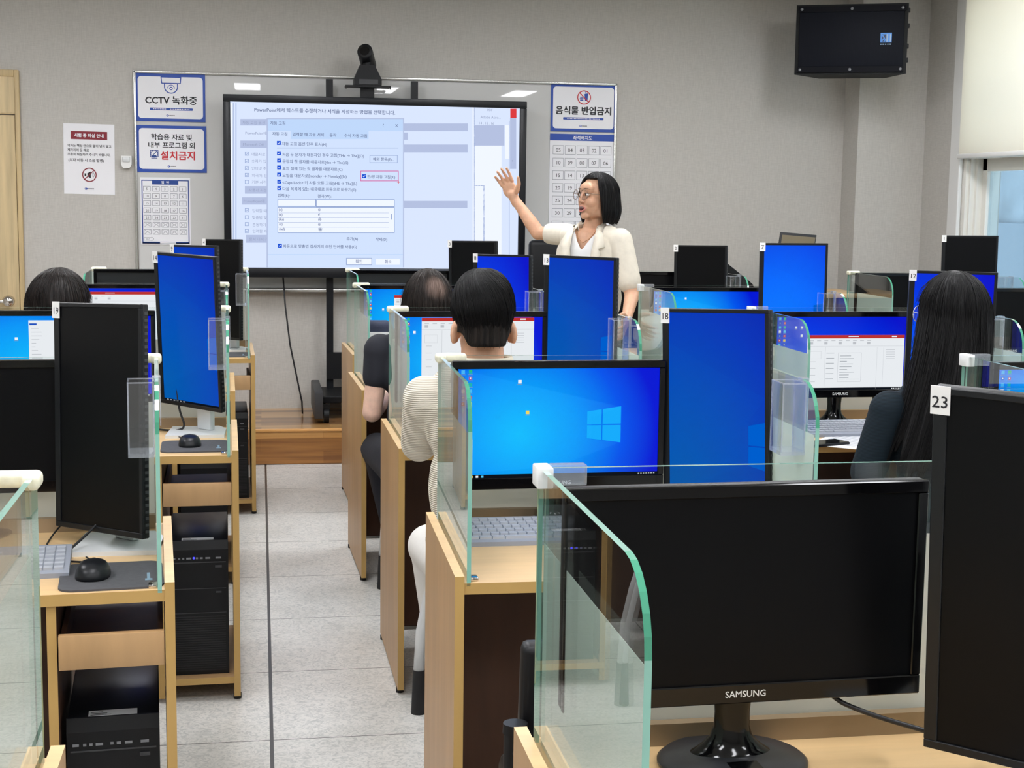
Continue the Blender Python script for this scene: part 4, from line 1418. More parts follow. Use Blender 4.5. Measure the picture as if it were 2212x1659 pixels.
def c_desktop(b, P_, P4):
    b.mi = 5
    P4((0.66, 0.46), (0.805, 0.36), (0.0, 0.0), (0.0, 0.30)); P4((0.66, 0.66), (0.66, 0.46), (0.0, 0.30), (0.0, 0.72)); P4((0.0, 0.72), (0.66, 0.66), (0.805, 0.69), (0.50, 0.90), (0.0, 0.96))
    draw_logo(b, P4, 0.638, 0.808, 0.355, 0.69, 0.045, 6)
    icons(b, P_, STD)
    icons(b, P_, [(0, 0, 0)], u0=0.285, v0=0.105); icons(b, P_, [(0, 0, 3)], u0=0.325, v0=0.385)
    taskbar(b, P_)

def c_ppt(u0, u1, v0, v1, dialog=False, logo=False, extra=()):
    def f(b, P_, P4):
        icons(b, P_, STD)
        for e in extra:
            icons(b, P_, [(0, 0, e[2])], u0=e[0], v0=e[1])
        ppt_window(b, P_, u0, u1, v0, v1, SM, dialog=dialog)
        taskbar(b, P_)
    return f

def c_side(b, P_, P4):
    icons(b, P_, [(1, r_, k) for r_, k in ((0, 1), (1, 2), (2, 4), (3, 5), (4, 1), (5, 4), (6, 2))] + [(0, 1, 3), (0, 2, 2), (0, 3, 0), (0, 4, 4), (0, 5, 5)] + [(2, 0, 0)])
    icons(b, P_, [(0, 0, 0)], u0=0.23, v0=0.26)
    b.mi = 0; P_(0.315, 0.055, 0.95, 0.93, 0.0)
    b.mi = 5 + len(SM); P_(0.32, 0.09, 0.36, 0.112, 1.0)
    b.mi = 2
    for k in range(16):
        P_(0.33, 0.15 + k * 0.045, 0.37 + 0.02 * math.sin(k), 0.157 + k * 0.045, 1.0)
    taskbar(b, P_)

monitor('large unlit landscape monitor in the right foreground with its round base in view', 0.631, 1.809, 1.7, 'off')
monitor('landscape monitor showing a bright blue desktop, left of the monitor tagged 18', 0.676, 3.275, 1.0, 'wp', content=c_desktop)
monitor('landscape monitor showing a slide editor in front of the man in the knit', 0.680, 4.735, 2.0, 'wp', content=c_ppt(0.151, 0.94, 0.012, 0.93, extra=((0.085, 0.18, 0),)))
monitor('landscape monitor partly hidden by the balding man\'s head', 0.665, 6.18, 0.0, 'wp', content=c_ppt(0.27, 1.0, 0.10, 0.95, extra=((0.155, 0.32, 0), (0.20, 0.58, 3))))
monitor('unlit landscape monitor in the front row beyond the balding man\'s head', 0.705, 7.46, 0.0, 'offg')
monitor('landscape monitor showing a settings dialog, in front of the long-haired woman', 1.961, 4.745, 1.0, 'wpd', content=c_ppt(0.235, 0.985, 0.25, 0.985, dialog=True, extra=((0.13, 0.13, 0), (0.175, 0.13, 0), (0.175, 0.24, 0))))
monitor('landscape monitor with a blue desktop, left of the monitor tagged 7', 1.898, 6.10, 0.0, 'wp', content=c_desktop)
monitor('unlit landscape monitor in the front row, left of the monitor tagged 2', 1.91, 7.45, 0.0, 'off')
monitor('unlit landscape monitor in the front row, left of the monitor tagged 1', 3.40, 7.46, 0.0, 'off')
monitor('unlit landscape monitor by the window, at the right edge beyond the long-haired woman', 3.34, 6.13, 0.0, 'off')
monitor('landscape monitor cut by the right edge, showing a light blue desktop with icons', 1.950, 3.20, 1.0, 'wp', content=c_desktop)
monitor('unlit landscape monitor at the left edge, left of the monitor tagged 19', -0.655, 3.335, 2.5, 'off', W=0.51)
monitor('landscape monitor at the left edge showing icons and a white window', -0.615, 4.770, 1.0, 'wp', W=0.57, H=0.30, content=c_side)
monitor('landscape monitor with a red-topped window in front of the dark-haired woman', -0.595, 6.18, 1.0, 'wpd', content=c_ppt(0.0, 1.0, 0.055, 0.96))
monitor('unlit landscape monitor in the front row beyond the dark-haired woman', -0.552, 7.43, 1.0, 'offg')

# ------------------------------------------------------------------ portrait monitors
def portrait(tagno, label, x, y, yaw, ztop, roll, tilt, state, W=0.285, H=0.49, content=True, gap=GB, right=0.085):
    a = R(yaw)
    t = thing('portrait_monitor', label, 'monitor', (x, y, gap), a, 'portrait monitors')
    T = Matrix.Translation((0, 0, ztop - H / 2 - gap)) @ Matrix.Rotation(R(-tilt), 4, 'X') @ Matrix.Rotation(R(roll), 4, 'Y')
    def mk(name, fill, mats, par=t, smooth=False):
        b = MB(); b.M = T
        fill(b)
        return b.build(name, mats, par, smooth, 40)
    hw, hh = W / 2, H / 2
    def f(b):
        b.box(-hw, hw, 0.0, 0.016, -hh, hh, 0.003); b.box(-hw + 0.012, hw - 0.03, 0.014, 0.04, -hh + 0.05, hh - 0.05, 0.008)
    mk('back_cover', f, M['blk'], t, True)
    def f(b):
        for k in range(34):
            b.box(hw - 0.001, hw + 0.0012, 0.004, 0.013, -hh + 0.012 + k * 0.0138, -hh + 0.018 + k * 0.0138)
    mk('vent_slots', f, M['charc'])
    bl, br_, bt, bb = 0.017, 0.010, 0.009, 0.012
    def f(b):
        for e in ((-hw, hw, hh - bt, hh), (-hw, hw, -hh, -hh + bb), (-hw, -hw + bl, -hh + bb, hh - bt), (hw - br_, hw, -hh + bb, hh - bt)):
            b.box(e[0], e[1], -0.004, 0.002, e[2], e[3], 0.001, 1)
    mk('bezel', f, M['blks'])
    sx0, sx1, sz0, sz1 = -hw + bl - 0.0005, hw - br_ + 0.0005, -hh + bb - 0.0005, hh - bt + 0.0005
    b = MB(); b.M = T
    fc = b.rect(sx0, sx1, sz0, sz1, -0.001)[0]
    uv = b.bm.loops.layers.uv.new('UVMap')
    for l, c in zip(fc.loops, ((0, 0), (1, 0), (1, 1), (0, 1))):
        l[uv].uv = c
    sc = b.build('screen', M[state], t)
    if state.startswith('wp'):
        b = MB(); b.M = T
        U = lambda u: sx0 + (sx1 - sx0) * u
        V = lambda v: sz1 - (sz1 - sz0) * v
        def P4(*q):
            b.quad([(U(u), -0.0016, V(v)) for u, v in q][::-1])
        b.mi = 0
        P4((0.0, 0.15), (0.0, 0.50), (0.82, 0.52), (1.0, 0.40)); P4((0.0, 0.50), (0.0, 0.9), (0.82, 0.72), (0.82, 0.52))
        b.mi = 1
        P4((0.83, 0.535), (1.0, 0.515), (1.0, 0.628), (0.83, 0.628)); P4((0.83, 0.634), (1.0, 0.634), (1.0, 0.745), (0.83, 0.725))
        b.mi = 2
        P4((0.0, 0.985), (1.0, 0.985), (1.0, 1.0), (0.0, 1.0))
        b.mi = 3
        for k in range(6):
            P4((0.05 + k * .06, 0.989), (0.085 + k * .06, 0.989), (0.085 + k * .06, 0.996), (0.05 + k * .06, 0.996))
        b.build('screen_picture', [M['beamd'], M['logod'], M['s_bar'], M['s_gry']], sc)
    # numbered tag
    b = MB(); b.M = T; b.box(-hw - 0.003, -hw + 0.021, -0.0055, -0.0042, hh - 0.034, hh + 0.002)
    tg = b.build('number_tag', M['tag'], t)
    b = MB(); b.M = T; b.text(tagno, -hw + 0.009, hh - 0.025, 0.021 if len(tagno) > 1 else 0.024, -0.0058, 'CENTER', 0.0002)
    b.build('tag_number', M['ink'], tg)
    # stand
    zc = ztop - H / 2 - gap
    b = MB(); b.box(-0.032, 0.032, 0.06, 0.082, 0.010, zc + 0.10, 0.006); b.box(-0.03, 0.03, 0.03, 0.065, zc - 0.04, zc + 0.04, 0.004)
    b.build('neck', M['silver'], t, True, 40)
    b = MB(); b.M = Matrix.Translation((0, 0.055, 0)) @ Matrix.Rotation(-a, 4, 'Z')
    b.prism([(right - 0.183, -0.105), (right, -0.105), (right + 0.003, 0.03), (right - 0.02, 0.085), (right - 0.170, 0.085)], 0.0, 0.010, 'Z')
    b.build('base_plate', M['silver'], t)
    return t

portrait('23', 'large unlit portrait monitor tagged 23 cut by the right edge', 0.935, 1.599, -43.0, 1.291, 1.7, -9.3, 'off')
portrait('18', 'blue portrait monitor tagged 18, right of the bright blue desktop', 1.017, 3.177, -51.0, 1.271, -2.7, 0.5, 'wpp', right=0.045)
portrait('13', 'blue portrait monitor tagged 13 in front of the instructor', 1.032, 4.709, -47.0, 1.329, 0.1, 0.0, 'wpp')
portrait('8', 'blue portrait monitor tagged 8 behind the short-haired man\'s head', 0.997, 6.050, -43.0, 1.282, -0.8, 0.0, 'wpd', right=0.06)
portrait('3', 'unlit front-row portrait monitor overlapping the display\'s lower right corner', 1.052, 7.308, -41.6, 1.302, -1.1, 0.0, 'off', right=0.055)
portrait('12', 'blue portrait monitor tagged 12 behind the long-haired woman', 2.250, 4.53, -13.0, 1.295, 0.5, 0.0, 'wpd')
portrait('7', 'bright blue portrait monitor tagged 7', 2.205, 5.88, -8.0, 1.345, -0.5, 0.1, 'wpb')
portrait('2', 'unlit front-row portrait monitor tagged 2, right of the instructor', 2.235, 7.300, -36.6, 1.290, -1.0, 0.1, 'off')
portrait('1', 'unlit front-row portrait monitor tagged 1 before the window', 3.700, 7.270, -19.1, 1.354, -0.7, 0.0, 'off')
portrait('19', 'unlit portrait monitor tagged 19 left of the aisle', -0.342, 3.200, -45.3, 1.280, -2.2, 2.7, 'off')
portrait('14', 'blue portrait monitor tagged 14 left of the aisle', -0.227, 4.735, -46.0, 1.326, 1.4, -3.6, 'wpp', right=0.072)
portrait('9', 'blue portrait monitor tagged 9, just showing above the one tagged 14', -0.260, 6.040, -49.2, 1.311, -0.8, 0.0, 'wpp')
portrait('4', 'unlit front-row portrait monitor overlapping the display\'s lower left corner', -0.185, 7.345, -50.0, 1.298, -1.3, 1.6, 'off', right=0.07)

# ------------------------------------------------------------------ acrylic cup holders hung on the right-hand glass
def holder(key, label, yl=0.17):
    Mx, W = DESK[key]
    p = Mx @ Vector((W - 0.0335, yl, 0.99))
    t = thing('cup_holder', label, 'holder', p, Mx.to_euler().z, 'acrylic holders on the glass screens')
    b = MB()
    th = 0.0025
    b.box(-0.051, 0, -0.036, 0.036, 0.0, 0.006)
    b.box(-0.051, -0.051 + th, -0.036, 0.036, 0.006, 0.15); b.box(-th, 0, -0.036, 0.036, 0.006, 0.15)
    b.box(-0.051 + th, -th, -0.036, -0.036 + th, 0.006, 0.15); b.box(-0.051 + th, -th, 0.036 - th, 0.036, 0.006, 0.15)
    b.build('cup', M['acr'], t)
    b = MB(); b.box(-th, 0.0, -0.012, 0.012, 0.15, 0.158); b.box(-th, 0.013, -0.012, 0.012, 0.1565, 0.159); b.box(0.0112, 0.0135, -0.012, 0.012, 0.06, 0.1565)
    b.build('hook', M['acre'], t)
    b = MB()
    e = 0.003
    for x0 in (-0.0515, -e + 0.0005):
        for y0 in (-0.0365, 0.0365 - e):
            b.box(x0, x0 + e, y0, y0 + e, 0.006, 0.151)
    for y0 in (-0.0365, 0.0365 - e):
        b.box(-0.0515, 0.0005, y0, y0 + e, 0.1485, 0.151)
    b.box(-0.0515, -0.0485, -0.0365, 0.0365, 0.1485, 0.151); b.box(-0.0025, 0.0005, -0.0365, 0.0365, 0.1485, 0.151)
    b.box(-0.0515, 0.0005, -0.0365, 0.0365, -0.0005, 0.0075)
    b.build('cup_edges', M['acre'], t)
for key, lab in (('r4c2', 'clear acrylic holder hanging on the glass right of the monitor tagged 19'), ('r3c2', 'clear acrylic holder hanging on the glass right of the monitor tagged 14'), ('r2c2', 'clear acrylic holder on the glass between the monitors tagged 14 and 4'), ('r1c2', 'clear acrylic holder hanging on the glass right of the unlit monitor tagged 4'),
                 ('r4c3', 'clear acrylic holder hanging on the glass right of the monitor tagged 18'), ('r3c3', 'clear acrylic holder hanging on the glass right of the monitor tagged 13'), ('r2c3', 'clear acrylic holder hanging on the glass right of the monitor tagged 8'), ('r2c4', 'clear acrylic holder hanging on the glass right of the monitor tagged 7'),
                 ('r1c4', 'clear acrylic holder hanging on the glass right of the monitor tagged 2'), ('r3c4', 'clear acrylic holder on the glass right of the long-haired woman'), ('r1c5', 'clear acrylic holder on the glass right of the monitor tagged 1, by the window')):
    holder(key, lab, 0.095 if key == 'r4c3' else 0.16)

# ------------------------------------------------------------------ PC towers in the desk bays
def tower(key, label, sticker=True, led=True):
    Mx, W = DESK[key]
    p = Mx @ Vector((W - 0.122, 0.05, 0.072))
    t = thing('computer_tower', label, 'computer', p, Mx.to_euler().z, 'computer towers in the desk bays')
    b = MB(); b.box(-0.088, 0.088, 0.012, 0.42, 0.0, 0.41, 0.003)
    b.build('case', M['blks'], t, True, 40)
    b = MB()
    b.prism([(0.0, 0.0), (0.014, 0.0), (0.014, 0.412), (0.008, 0.412), (0.0, 0.385)], -0.089, 0.089, 'X')
    fp = b.build('front_panel', M['blk'], t)
    b = MB()
    b.box(-0.082, 0.082, -0.0015, 0.001, 0.345, 0.348); b.box(-0.082, 0.082, -0.0015, 0.001, 0.265, 0.267); b.box(-0.082, 0.082, -0.0015, 0.001, 0.19, 0.192)
    b.box(0.05, 0.07, -0.003, 0.0, 0.330, 0.337); b.box(0.052, 0.068, -0.003, 0.0, 0.252, 0.257)
    b.build('bay_cover', M['charc'], fp)
    b = MB()
    for x0, ww in ((-0.078, 0.012), (-0.058, 0.006), (-0.046, 0.006), (-0.034, 0.014), (-0.006, 0.006), (0.006, 0.008), (0.022, 0.014), (0.052, 0.016)):
        b.box(x0, x0 + ww, -0.0015, 0.001, 0.357, 0.362)
    b.build('port_row', M['grey'], fp)
    b = MB()
    for r_ in range(24):
        b.box(-0.08, 0.08, -0.0012, 0.001, 0.012 + r_ * 0.0072, 0.0155 + r_ * 0.0072)
    b.build('intake_mesh', M['rubber'], fp)
    if led:
        b = MB(); b.disc(-0.012, 0.3605, 0.0035, -0.002, 12)
        b.build('power_light', M['ledb'], fp)
    if sticker:
        b = MB(); b.box(-0.048, 0.046, 0.016, 0.05, 0.4095, 0.4108)
        s_ = b.build('asset_sticker', M['silver'], t)
        b = MB(); b.mi = 0
        for k in range(3):
            b.box(-0.044, -0.004 - k * 0.008, 0.022 + k * 0.008, 0.025 + k * 0.008, 0.4108, 0.4111)
        b.build('sticker_print', M['charc'], s_)
tower('r4c2', 'black computer tower under the desk of the monitor tagged 19', led=False)
tower('r3c2', 'black computer tower with a blue power light under the desk tagged 14')
tower('r2c2', 'black computer tower in the bay of the dark-haired woman\'s desk', False, False)
tower('r1c2', 'black computer tower in the front-row desk left of the aisle', False, False)
for key, lab in (('r4c3', 'black computer tower in the desk bay under the monitor tagged 18'), ('r3c3', 'black computer tower in the bay of the man in the knit\'s desk')):
    tower(key, lab, False, False)

# ------------------------------------------------------------------ keyboards, mice, pads, papers, phone, cables
def keyboard(label, x, y, yaw, led=False):
    t = thing('keyboard', label, 'keyboard', (x, y, GB), R(yaw), 'grey keyboards')
    b = MB(); b.prism([(-0.078, 0.0), (0.07, 0.021), (0.07, 0.034), (0.055, 0.037), (-0.062, 0.016), (-0.078, 0.010)], -0.215, 0.215, 'X')
    b.build('base', M['kbase'], t)
    b = MB()
    b2 = MB()
    for r_ in range(6):
        yy = 0.046 - r_ * 0.0195
        x0 = -0.205 + (0.004 * r_ if r_ < 5 else 0)
        if r_ == 5:
            ks = [(0.026, 3), (0.105, 1), (0.024, 3)]
        else:
            ks = [(0.0175, 14 if r_ else 13)]
        zz = 0.0360 - (0.055 - yy + 0.008) * 0.18
        xx = x0
        for ww, nn in ks:
            for k in range(nn):
                b.prism([(xx, yy - 0.0155), (xx + ww, yy - 0.0155), (xx + ww, yy), (xx, yy)], zz - 0.004, zz + 0.004, 'Z')
                xx += ww + 0.0028
        xx = 0.125
        for k in range(4):
            b2.prism([(xx, yy - 0.0155), (xx + 0.0175, yy - 0.0155), (xx + 0.0175, yy), (xx, yy)], zz - 0.004, zz + 0.004, 'Z')
            xx += 0.0203
    b.build('keys', M['key'], t)
    b2.build('number_pad', M['key'], t)
    if led:
        b = MB(); b.box(0.088, 0.096, 0.051, 0.055, 0.0365, 0.0382); b.box(0.100, 0.104, 0.051, 0.055, 0.0365, 0.0382)
        b.build('indicator_light', M['ledb'], t)
keyboard('grey keyboard on the desk below the bright blue desktop', 0.652, 3.205, -1.0, True)
keyboard('grey keyboard at the long-haired woman\'s desk', 1.975, 4.60, 2.0)
keyboard('grey keyboard end showing left of the mouse under the monitor tagged 19', -0.600, 3.025, 4.0)
keyboard('grey keyboard on the desk of the man in the knit', 0.70, 4.55, 0.0)

def pad(label, x, y, yaw, sx=0.20, sy=0.21):
    b = MB(); r = 0.03
    poly = []
    for cx, cy, a0 in ((sx / 2 - r, sy / 2 - r, 0), (-sx / 2 + r, sy / 2 - r, 90), (-sx / 2 + r, -sy / 2 + r, 180), (sx / 2 - r, -sy / 2 + r, 270)):
        poly += [(cx + r * math.cos(R(a0 + 15 * i)), cy + r * math.sin(R(a0 + 15 * i))) for i in range(7)]
    b.prism(poly, 0.0, 0.004, 'Z')
    o = b.build('mouse_pad', M['pad'], None)
    o.location = (x, y, GB); o.rotation_euler = (0, 0, R(yaw))
    tag(o, label, 'mouse pad', 'dark mouse pads')
    b = MB(); b.box(sx / 2 - 0.032, sx / 2 - 0.026, -sy * 0.2, sy * 0.02, 0.004, 0.0043); b.box(sx / 2 - 0.036, sx / 2 - 0.022, -sy * 0.26, -sy * 0.2, 0.004, 0.0043)
    b.build('pad_print', P('pad_print', (118, 146, 164), 0.7), o)
    return o
def mouse(label, x, y, yaw):
    t = thing('mouse', label, 'mouse', (x, y, GB + 0.0045), R(yaw), 'black computer mice')
    b = MB()
    n, m_ = 24, 9
    pts = []
    for j in range(m_):
        t_ = j / (m_ - 1)
        zz = 0.031 * math.sin(t_ * PI / 2)
        s_ = math.cos(t_ * PI / 2) ** 0.55 if j < m_ - 1 else 0.02
        for i in range(n):
            a = 2 * PI * i / n
            pts.append((0.034 * s_ * math.copysign(abs(math.cos(a)) ** 0.8, math.cos(a)), 0.05 * s_ * math.copysign(abs(math.sin(a)) ** 0.8, math.sin(a)), zz))
    b.faces(pts, [(k * n + i, k * n + (i + 1) % n, (k + 1) * n + (i + 1) % n, (k + 1) * n + i) for k in range(m_ - 1) for i in range(n)] + [tuple(range(n - 1, -1, -1)), tuple(range((m_ - 1) * n, m_ * n))])
    b.build('shell', M['blks'], t, True)
    b = MB(); b.cyl((-0.003, 0.024, 0.0240), (0.003, 0.024, 0.0240), 0.007, n=16)
    b.build('wheel', M['rubber'], t)
    b = MB(); b.tube([(0, 0.048, 0.008), (0.0, 0.07, 0.004), (-0.012, 0.11, 0.002), (-0.03, 0.15, 0.002)], 0.0018, 6)
    b.build('cord', M['cable'], t, True)
pad('dark mouse pad under the mouse by the monitor tagged 19', -0.297, 2.958, 5.0)
mouse('black mouse on the pad by the monitor tagged 19', -0.333, 2.955, 0.0)
pad('dark mouse pad under the mouse by the monitor tagged 14', -0.20, 4.505, 2.0)
mouse('black mouse on the pad by the monitor tagged 14', -0.215, 4.515, 4.0)
pad('dark mouse pad at the front-row desk left of the aisle', -0.155, 7.14, 2.0)
t = thing('smartphone', 'dark smartphone lying on the desk beside the long-haired woman\'s keyboard', 'phone', (1.765, 4.375, GB), R(-70))
bx('body', M['blks'], t, -0.036, 0.036, -0.075, 0.075, 0.0, 0.009, 0.003)
bx('glass_face', M['blkg'], t, -0.033, 0.033, -0.072, 0.072, 0.009, 0.0096)
b = MB(); b.box(-0.105, 0.105, -0.148, 0.148, 0, 0.0012)
o = b.build('paper_sheet', M['paper'], None)
o.location = (1.885, 4.425, GB); o.rotation_euler = (0, 0, R(-38))
tag(o, 'white printed sheet on the desk beside the long-haired woman', 'paper')
b = MB()
for k in range(14):
    b.box(-0.085, 0.06 + 0.02 * math.sin(k), 0.11 - k * 0.016, 0.114 - k * 0.016, 0.0012, 0.0015)
b.build('print', M['inkg'], o)

def wire(label, pts, r=0.0028):
    b = MB()
    P0 = [Vector(p) for p in pts]
    out = []
    for i in range(len(P0) - 1):          # smooth run through the points
        p0, p1, p2, p3 = P0[max(i - 1, 0)], P0[i], P0[i + 1], P0[min(i + 2, len(P0) - 1)]
        for k in range(6):
            u = k / 6
            out.append(0.5 * ((2 * p1) + (p2 - p0) * u + (2 * p0 - 5 * p1 + 4 * p2 - p3) * u * u + (3 * p1 - p0 - 3 * p2 + p3) * u ** 3))
    out.append(P0[-1])
    b.tube(out, r, 7)
    tag(b.build('monitor_cable', M['cable'], None, True), label, 'cable')
wire('thin black cable curling on the desk below the monitor tagged 19', [(-0.42, 3.36, 0.80), (-0.46, 3.30, 0.755), (-0.455, 3.18, 0.754), (-0.43, 3.11, 0.754), (-0.40, 3.085, 0.754), (-0.36, 3.07, 0.754)], 0.002)
wire('thick black cable slanting below the monitor tagged 19', [(-0.30, 3.27, 0.93), (-0.33, 3.22, 0.83), (-0.40, 3.14, 0.765), (-0.43, 3.11, 0.754)], 0.0028)
wire('black cables drooping behind the monitor tagged 14', [(-0.27, 4.80, 0.93), (-0.26, 4.79, 0.83), (-0.245, 4.78, 0.775), (-0.27, 4.79, 0.757), (-0.33, 4.82, 0.756)], 0.0035)
wire('black power lead sloping from under the large dark foreground monitor', [(0.73, 1.85, 0.88), (0.765, 1.83, 0.845), (0.79, 1.815, 0.832), (0.85, 1.79, 0.815), (0.93, 1.76, 0.80), (0.99, 1.80, 0.80)], 0.0035)
wire('black lead plugged under the settings-dialog monitor', [(2.10, 4.79, 0.88), (2.105, 4.79, 0.83), (2.11, 4.80, 0.785), (2.10, 4.84, 0.758)], 0.003)

# ------------------------------------------------------------------ chairs
def chair(label, x, y, yaw, navy=True, seatmat='navyc', group='training chairs'):
    """four-legged training chair, facing +Y; tube legs end in black rubber tips"""
    t = thing('chair', label, 'chair', (x, y, 0), R(yaw), group)
    b = MB(); b.box(-0.175, 0.175, -0.20, 0.20, 0.415, 0.45, 0.016, 3)
    b.build('seat', M[seatmat], t, True, 50)
    b = MB()
    n = 8
    pts, polys = [], []
    for j, (zz, yy) in enumerate(((0.62, -0.215), (0.70, -0.235), (0.77, -0.245), (0.83, -0.25))):
        for i in range(n + 1):
            u = -1 + 2 * i / n
            hw = 0.17 if j < 3 else 0.155
            pts.append((u * hw, yy - 0.03 * (1 - u * u), zz))
    for j in range(3):
        for i in range(n):
            a = j * (n + 1) + i
            polys.append((a, a + 1, a + n + 2, a + n + 1))
    b.faces(pts, polys)
    o = b.build('backrest', M['navyc'], t, True)
    md = o.modifiers.new('thick', 'SOLIDIFY'); md.thickness = 0.03; md.offset = 0
    bx('back_label', M['silver'], o, -0.04, 0.04, -0.300, -0.296, 0.74, 0.77)
    for sx in (-1, 1):
        b = MB()
        b.tube([(sx * 0.15, -0.19, 0.44), (sx * 0.155, -0.22, 0.62), (sx * 0.155, -0.24, 0.78)], 0.012, 10)
        b.build('back_post', M['silver'], t, True)
        for pts in ([(sx * 0.165, 0.16, 0.43), (sx * 0.178, 0.185, 0.36), (sx * 0.196, 0.205, 0.25), (sx * 0.203, 0.205, 0.13)], [(sx * 0.185, -0.17, 0.43), (sx * 0.195, -0.20, 0.30), (sx * 0.205, -0.225, 0.13)]):
            b = MB(); b.tube(pts, 0.0165, 12)
            lg = b.build('leg', M['silver'], t, True)
            e = Vector(pts[-1])
            b = MB(); b.cyl((e.x, e.y, 0.0), (e.x, e.y, 0.132), 0.0225, 0.0175, 16)
            b.build('rubber_tip', M['rubber'], lg, True, 40)
    return t
chair('silver-legged chair with black rubber tip where the man in the knit sits', 0.655, 3.965, 0)
chair('navy-backed chair where the balding man sits', 0.665, 5.375, 0)
chair('navy-backed chair where the dark-haired woman sits', -0.70, 5.33, -8)
chair('navy-backed chair where the long-haired woman sits', 2.02, 3.98, 4)
chair('empty silver-legged chair at the desk of the monitor tagged 14', -0.52, 3.96, 0)

t = thing('armchair', 'black armchair pushed up to the desk tagged 18, cut by the lower edge', 'chair', (0.665, 2.42, 0), R(0))
b = MB(); b.box(-0.23, 0.23, -0.22, 0.22, 0.42, 0.48, 0.025, 3)
b.build('seat', M['blk'], t, True, 50)
b = MB(); b.M = Matrix.Translation((-0.012, -0.15, 0.53)) @ Matrix.Rotation(R(7), 4, 'X'); b.box(-0.248, 0.248, -0.03, 0.012, 0.0, 0.285, 0.012, 2)
b.build('backrest', M['blk'], t, True, 50)
for sx in (-1, 1):
    b = MB(); b.cyl((sx * 0.272, -0.215, 0.40), (sx * 0.272, -0.215, 0.672), 0.0185, n=20); b.box(min(sx * 0.20, sx * 0.272), max(sx * 0.20, sx * 0.272), -0.225, -0.195, 0.42, 0.45); b.cyl((sx * 0.272, -0.215, 0.672), (sx * 0.272, -0.215, 0.688), 0.0205, 0.0195, 20)
    po = b.build('arm_post', M['blk'], t, True, 40)
    for zz in (0.645, 0.612):
        b = MB(); b.ell((sx * 0.272 + 0.0, -0.2335, zz), (0.007, 0.004, 0.007), n=12)
        b.build('screw', M['charc'], po, True)
    b = MB(); b.tube([(sx * 0.20, 0.18, 0.43), (sx * 0.21, 0.20, 0.2), (sx * 0.215, 0.21, 0.0)], 0.014, 10); b.build('leg', M['blk'], t, True)
    b = MB(); b.tube([(sx * 0.25, -0.20, 0.40), (sx * 0.25, -0.23, 0.2), (sx * 0.25, -0.24, 0.0)], 0.014, 10); b.build('leg', M['blk'], t, True)

b = MB(); b.box(-0.055, 0.055, -0.06, 0.06, 0.0, 0.262, 0.022, 3)
bag = thing('bag', 'small navy bag standing on the desk beside the balding man', 'bag', (0.475, 5.97, GB))
b.build('body', M['navyc'], bag, True, 60)
bx('band', M['silver'], bag, -0.056, 0.056, -0.0615, -0.0595, 0.195, 0.222)
# instructor's corner on the platform
t = thing('office_chair', 'black office chair on the platform just behind the instructor', 'chair', (1.80, 8.56, 0.2), R(12))
b = MB(); b.box(-0.25, 0.25, -0.03, 0.03, 0.60, 1.075, 0.028, 4)
b.build('backrest', M['blk'], t, True, 50)
b = MB(); b.box(-0.25, 0.25, 0.02, 0.48, 0.44, 0.53, 0.03, 3)
b.build('seat', M['blk'], t, True, 50)
b = MB(); b.cyl((0, 0.25, 0.08), (0, 0.25, 0.45), 0.025, n=16); b.box(-0.03, 0.03, -0.02, 0.10, 0.42, 0.70, 0.01)
b.build('column', M['blk'], t, True, 40)
for k in range(5):
    a = 2 * PI * k / 5 + 0.3
    b = MB(); b.tube([(0, 0.25, 0.10), (0.16 * math.cos(a), 0.25 + 0.16 * math.sin(a), 0.085), (0.29 * math.cos(a), 0.25 + 0.29 * math.sin(a), 0.06)], 0.018, 8)
    lg = b.build('leg', M['blk'], t, True)
    b = MB(); cx, cy = 0.29 * math.cos(a), 0.25 + 0.29 * math.sin(a); b.cyl((cx - 0.02, cy, 0.026), (cx + 0.02, cy, 0.026), 0.026, n=14)
    b.build('caster', M['blk'], lg, True, 40)

t = thing('teaching_desk', 'instructor\'s desk on the platform, hidden behind the tagged 2 and 7 monitors', 'desk', (2.45, 8.36, 0.2))
b = MB(); b.box(0.0, 0.03, 0, 0.5, 0, 0.75); b.box(1.12, 1.15, 0, 0.5, 0, 0.75); b.box(0.03, 1.12, 0.02, 0.04, 0.1, 0.75)
b.build('body', M['dark'], t)
bx('desktop', M['lamtop'], t, -0.02, 1.17, -0.01, 0.52, 0.75, 0.775, 0.004)
t = thing('laptop', 'open laptop on the instructor\'s desk, its lid just above the tag 7 monitor', 'laptop', (3.20, 8.62, 0.976), R(4))
b = MB(); b.box(-0.15, 0.15, -0.02, 0.2, 0.0, 0.015, 0.004)
b.build('base', M['charc'], t, True, 40)
b = MB(); b.M = Matrix.Translation((0, -0.02, 0.012)) @ Matrix.Rotation(R(4), 4, 'Y') @ Matrix.Rotation(R(8), 4, 'X'); b.box(-0.12, 0.12, -0.006, 0.004, 0.0, 0.345, 0.004)
lid = b.build('lid', M['charc'], t, True, 40)
b = MB(); b.M = Matrix.Translation((0, -0.02, 0.012)) @ Matrix.Rotation(R(4), 4, 'Y') @ Matrix.Rotation(R(8), 4, 'X'); b.box(-0.106, 0.112, -0.0085, -0.005, 0.02, 0.33)
b.build('lid_panel', P('lid_taupe', (132, 122, 100), 0.6), lid)
t = thing('document_stand', 'black slanted stand on the instructor\'s desk, right of the monitor tagged 2', 'stand', (2.80, 8.42, 0.976))
b = MB(); b.prism([(-0.14, 0.0), (0.12, 0.0), (0.105, 0.05), (0.075, 0.075), (-0.10, 0.205), (-0.115, 0.205), (-0.125, 0.165), (-0.02, 0.08)], 0.0, 0.22, 'Y')
b.build('slanted_top', M['blk'], t)

